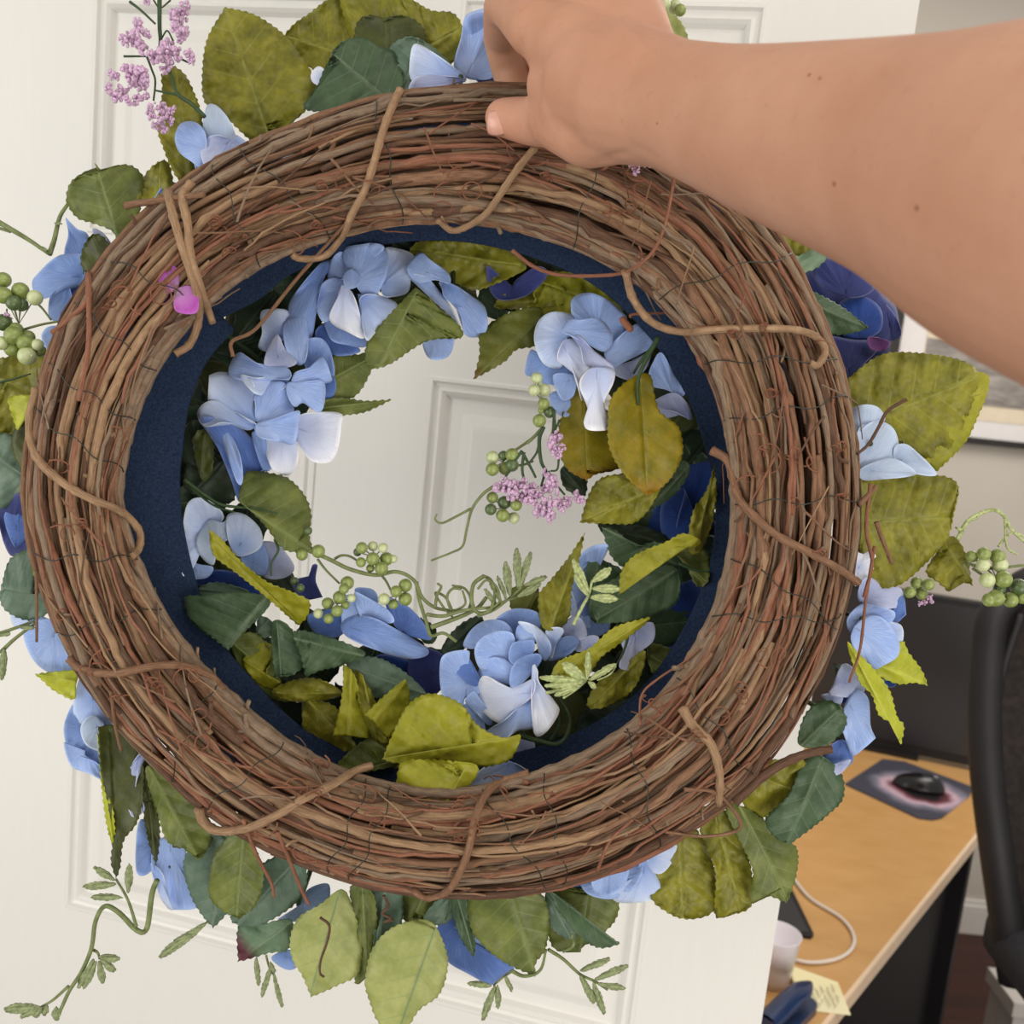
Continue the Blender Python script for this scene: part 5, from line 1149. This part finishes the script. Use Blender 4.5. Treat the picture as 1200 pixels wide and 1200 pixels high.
for st_, r_, d_ in (('608,862 630,868 652,872 664,862 667,840 655,818', 3.4, .60), ('645,868 655,850 650,825', 3, .612), ('772,395 758,420 748,445 748,475', 3.2, .586), ('764,408 750,425 742,438', 2.8, .60), ('722,733 735,745 730,765 722,780', 2.2, .6), ('795,660 815,668 832,670', 2.4, .60), ('216,562 240,580 262,592 300,596 325,602', 2.4, .598), ('222,570 250,592 275,600', 1.8, .6), ('322,632 326,645 318,660 318,675', 2, .598), ('0,448 20,443 36,438', 1.6, .6), ('525,1048 528,1062 522,1078', 2, .59)):
    mb = MB(); px_tube(mb, st_, r_, d_); mb.build('flower_stem', GD, wreath)
# withered snag on the upper right hydrangea
mb = MB(); px_tube(mb, '738,372 745,368 800,366 842,362', 2, .575, taper=.6); q_ = P(734, 380, .588)
for k in range(5): mb.ball(q_ + (RWC @ np.array([(-1 + k * .5) * .002, (k - 2) * .0012, 0])), .0022, 7, 5, (1, .7, 1))
mb.build('tendril', TM, wreath)
# ------------------------------------------------------------------ the hand and forearm
person = empty('person', P(1050, 200, .36), 'bare right forearm and hand of a person gripping the top of the wreath', 'person')
def cone(mb, a, b, seg=20):
    """a,b = (px,py,depth,radius_px[,flat]) tapered capsule"""
    A, B = P(*a[:3]), P(*b[:3]); ra, rb = a[3] * a[2] / FOC, b[3] * b[2] / FOC
    n = 9; s = np.linspace(0, 1, n); pts = A[None] * (1 - s[:, None]) + B[None] * s[:, None]; r = ra + (rb - ra) * s
    t = (B - A) / np.linalg.norm(B - A)
    e0 = [A - t * ra * k for k in (.98, .85, .6, .3)]; r0 = [ra * math.sqrt(max(0, 1 - k * k)) for k in (.98, .85, .6, .3)]
    e1 = [B + t * rb * k for k in (.3, .6, .85, .98)]; r1 = [rb * math.sqrt(max(0, 1 - k * k)) for k in (.3, .6, .85, .98)]
    mb.tube(np.concatenate([e0, pts, e1]), np.concatenate([r0, r, r1]), seg)
hm = MB()
chains = [
 # forearm (flattened at the wrist by two parallel cores)
 [(1330, 262, .262, 218), (1200, 224, .300, 188), (1070, 190, .338, 139), (930, 161, .385, 103), (850, 141, .418, 83), (790, 124, .443, 72)],
 [(790, 124, .443, 72), (740, 112, .466, 78), (705, 100, .482, 72)],
 # back of the hand: metacarpals
 [(765, 105, .462, 46), (700, 60, .486, 44), (628, 34, .505, 34)],
 [(765, 90, .465, 42), (710, 25, .492, 40), (655, -20, .517, 34)],
 [(768, 85, .468, 38), (735, 10, .497, 36), (690, -45, .527, 32)],
 [(772, 88, .470, 30), (758, 42, .490, 30), (735, -35, .530, 28)],
 [(720, 90, .478, 62), (675, 60, .494, 52), (655, 50, .500, 44)],
 # thumb
 [(745, 140, .462, 48), (690, 152, .486, 44), (655, 138, .502, 38)],
 [(690, 152, .486, 43), (650, 140, .508, 33), (622, 142, .522, 28), (600, 139, .529, 24.5), (590, 138, .532, 22.5)],
 [(680, 120, .490, 54), (652, 100, .502, 36)],
 # index finger, over the top and down behind the twigs
 [(628, 34, .505, 34), (600, 8, .535, 27), (590, 8, .560, 24)],
 [(590, 8, .560, 24), (588, 45, .600, 22), (596, 85, .612, 20), (606, 112, .607, 17)],
 [(655, -20, .517, 33), (622, -38, .545, 27), (612, -30, .580, 24)],
 [(612, -30, .580, 24), (612, 25, .616, 21), (634, 80, .622, 19), (640, 118, .612, 17)],
 [(690, -45, .527, 31), (668, -55, .555, 26), (664, -40, .590, 23)],
 [(664, -40, .590, 23), (668, 20, .625, 20), (676, 75, .622, 18), (682, 112, .612, 16)],
 [(735, -35, .530, 27), (712, -40, .560, 22), (706, -25, .590, 20)],
 [(706, -25, .590, 20), (708, 20, .616, 18), (714, 65, .615, 16), (718, 98, .608, 15)],
]
fa = P(1330, 262, .262); fd = nrm(fa - P(1070, 190, .338)); el = fa + fd * .06; sh_ = el + np.array([.17, -.24, -.07])
fk = [tuple(sh_) + (.056,), tuple(el * .6 + sh_ * .4) + (.052,), tuple(el) + (.0485,)] + [tuple(P(*q[:3])) + (q[3] * q[2] / FOC,) for q in chains[0]]
fw = crom(np.array(fk), 8)      # shoulder side, elbow, then the forearm down to the wrist in one sweep
hm.tube(fw[:, :3], fw[:, 3], 32)
for ch in chains[1:]:
    for a, b in zip(ch[:-1], ch[1:]): cone(hm, a, b)
m_skin = NT('skin', .55, .35)
v = m_skin.coord('Object')
c_ = m_skin.ramp(m_skin.noise(v, 22, 3), [(.3, O_(190, 138, 109)), (.7, O_(202, 152, 123))])
f2 = m_skin.noise(v, 260, 3)
c_ = m_skin.mix(m_skin.math('MULTIPLY', m_skin.math('SUBTRACT', f2, .60, True), 1.6, True), c_, O_(162, 108, 84))
f3 = m_skin.noise(v, 9, 2)
c_ = m_skin.mix(m_skin.math('MULTIPLY', m_skin.math('SUBTRACT', f3, .5, True), 1.2, True), c_, O_(206, 146, 126))
m_skin.color(c_); m_skin.bump(m_skin.noise(v, 420, 4, .6), .25, .0008)
m_skin.b.inputs['Subsurface Weight'].default_value = .12; m_skin.b.inputs['Subsurface Radius'].default_value = (.9, .35, .2); m_skin.b.inputs['Subsurface Scale'].default_value = .006
m_skin = m_skin.m
tmp = hm.build('arm_source', m_skin)
md = tmp.modifiers.new('r', 'REMESH'); md.mode = 'VOXEL'; md.voxel_size = .0014; md.use_smooth_shade = True
ms_ = tmp.modifiers.new('s', 'SMOOTH'); ms_.factor = .6; ms_.iterations = 14
dg = bpy.context.evaluated_depsgraph_get(); dg.update()
me = bpy.data.meshes.new_from_object(tmp.evaluated_get(dg)); me.name = 'hand_and_forearm'
wl = np.array(tmp['_w']); bpy.data.objects.remove(tmp)
me.polygons.foreach_set('use_smooth', [True] * len(me.polygons))
arm = bpy.data.objects.new('hand_and_forearm', me); col.objects.link(arm); place(arm, wl, person)
if not me.materials: me.materials.append(m_skin)
# soft tendon and knuckle relief, web creases
nv = len(me.vertices); co = np.empty(nv * 3); me.vertices.foreach_get('co', co); co = co.reshape(-1, 3) + wl
no = np.empty(nv * 3); me.vertices.foreach_get('normal', no); no = no.reshape(-1, 3)
cc_ = (co - CAM) @ RWC; d_ = cc_[:, 2]; px_ = cc_[:, 0] / d_ * FOC + 600; py_ = cc_[:, 1] / d_ * FOC + 600
def ridge(a, b, w_, h):
    a = np.array(a, float); b = np.array(b, float); ab = b - a
    t_ = np.clip(((px_ - a[0]) * ab[0] + (py_ - a[1]) * ab[1]) / (ab @ ab), 0, 1)
    dist = np.hypot(px_ - a[0] - t_ * ab[0], py_ - a[1] - t_ * ab[1]); return h * np.exp(-(dist / w_)**2) * np.sin(np.pi * np.clip(t_, .08, .92))
camf = (no @ FWD) < .2
disp = (ridge((760, 62), (700, -10), 6, .0009) + ridge((778, 72), (730, 8), 5, -.0006) + ridge((735, 60), (640, 20), 8, .0007) + ridge((745, 175), (690, 192), 5, -.0007)
        + ridge((622, 118), (624, 168), 4, -.0009) + ridge((770, 95), (650, 40), 9, .0005) + ridge((775, 188), (740, 168), 5, -.0005)) * camf
# let the thumb's contact side meet the twigs
co2 = co + no * disp[:, None] - wl
me.vertices.foreach_set('co', co2.ravel()); me.update()
# thumbnail
m_nail = m_plain('nail', O_(216, 164, 144), .28, .5, .04, 200)
V = []; F = []; nu, nvv = 14, 12
for i in range(nvv + 1):
    for j in range(nu + 1):
        a = (i / nvv * 2 - 1); b = (j / nu * 2 - 1)
        L_ = math.sqrt(max(0, 1 - .35 * b * b)); x = 583 + a * 12.5 * L_ - 0; y = 144 + b * 15 * math.sqrt(max(0, 1 - .3 * a * a)) - a * 1
        r_ = 23.5; q = min(1, math.hypot((y - 139) / r_, max(0, (588 - x)) / (r_ * 1.02)))
        V.append(P(x, y, .532 - (r_ * math.sqrt(max(0.02, 1 - q * q)) - .8) * .532 / FOC - .0003))
for i in range(nvv):
    for j in range(nu): F.append((i * (nu + 1) + j, i * (nu + 1) + j + 1, (i + 1) * (nu + 1) + j + 1, (i + 1) * (nu + 1) + j))
nl = mesh_obj('thumbnail', V, F, m_nail, person); sl = nl.modifiers.new('s', 'SOLIDIFY'); sl.thickness = .0006; sl.offset = 0
# moles
m_mole = m_plain('mole', O_(140, 88, 62), .6, .3)
for x, y, r in ((972, 213, 3.0), (1070, 247, 3.6), (943, 86, 2.4), (957, 87, 2.2), (764, 146, 1.4)):
    d2 = (px_ - x)**2 + (py_ - y)**2; sel = np.where(d2 < 40)[0]
    if len(sel) == 0: continue
    k = sel[np.argmin(d_[sel])]; mb = MB(); mb.ball(co[k], r * d_[k] / FOC, 10, 6, (1, 1, .35), np.stack([nrm(np.cross(no[k], [0, 0, 1])), nrm(np.cross(no[k], np.cross(no[k], [0, 0, 1]))), no[k]], 1))
    mb.build('mole', m_mole, person)
for o in bpy.data.objects:
    if '_w' in o: del o['_w']
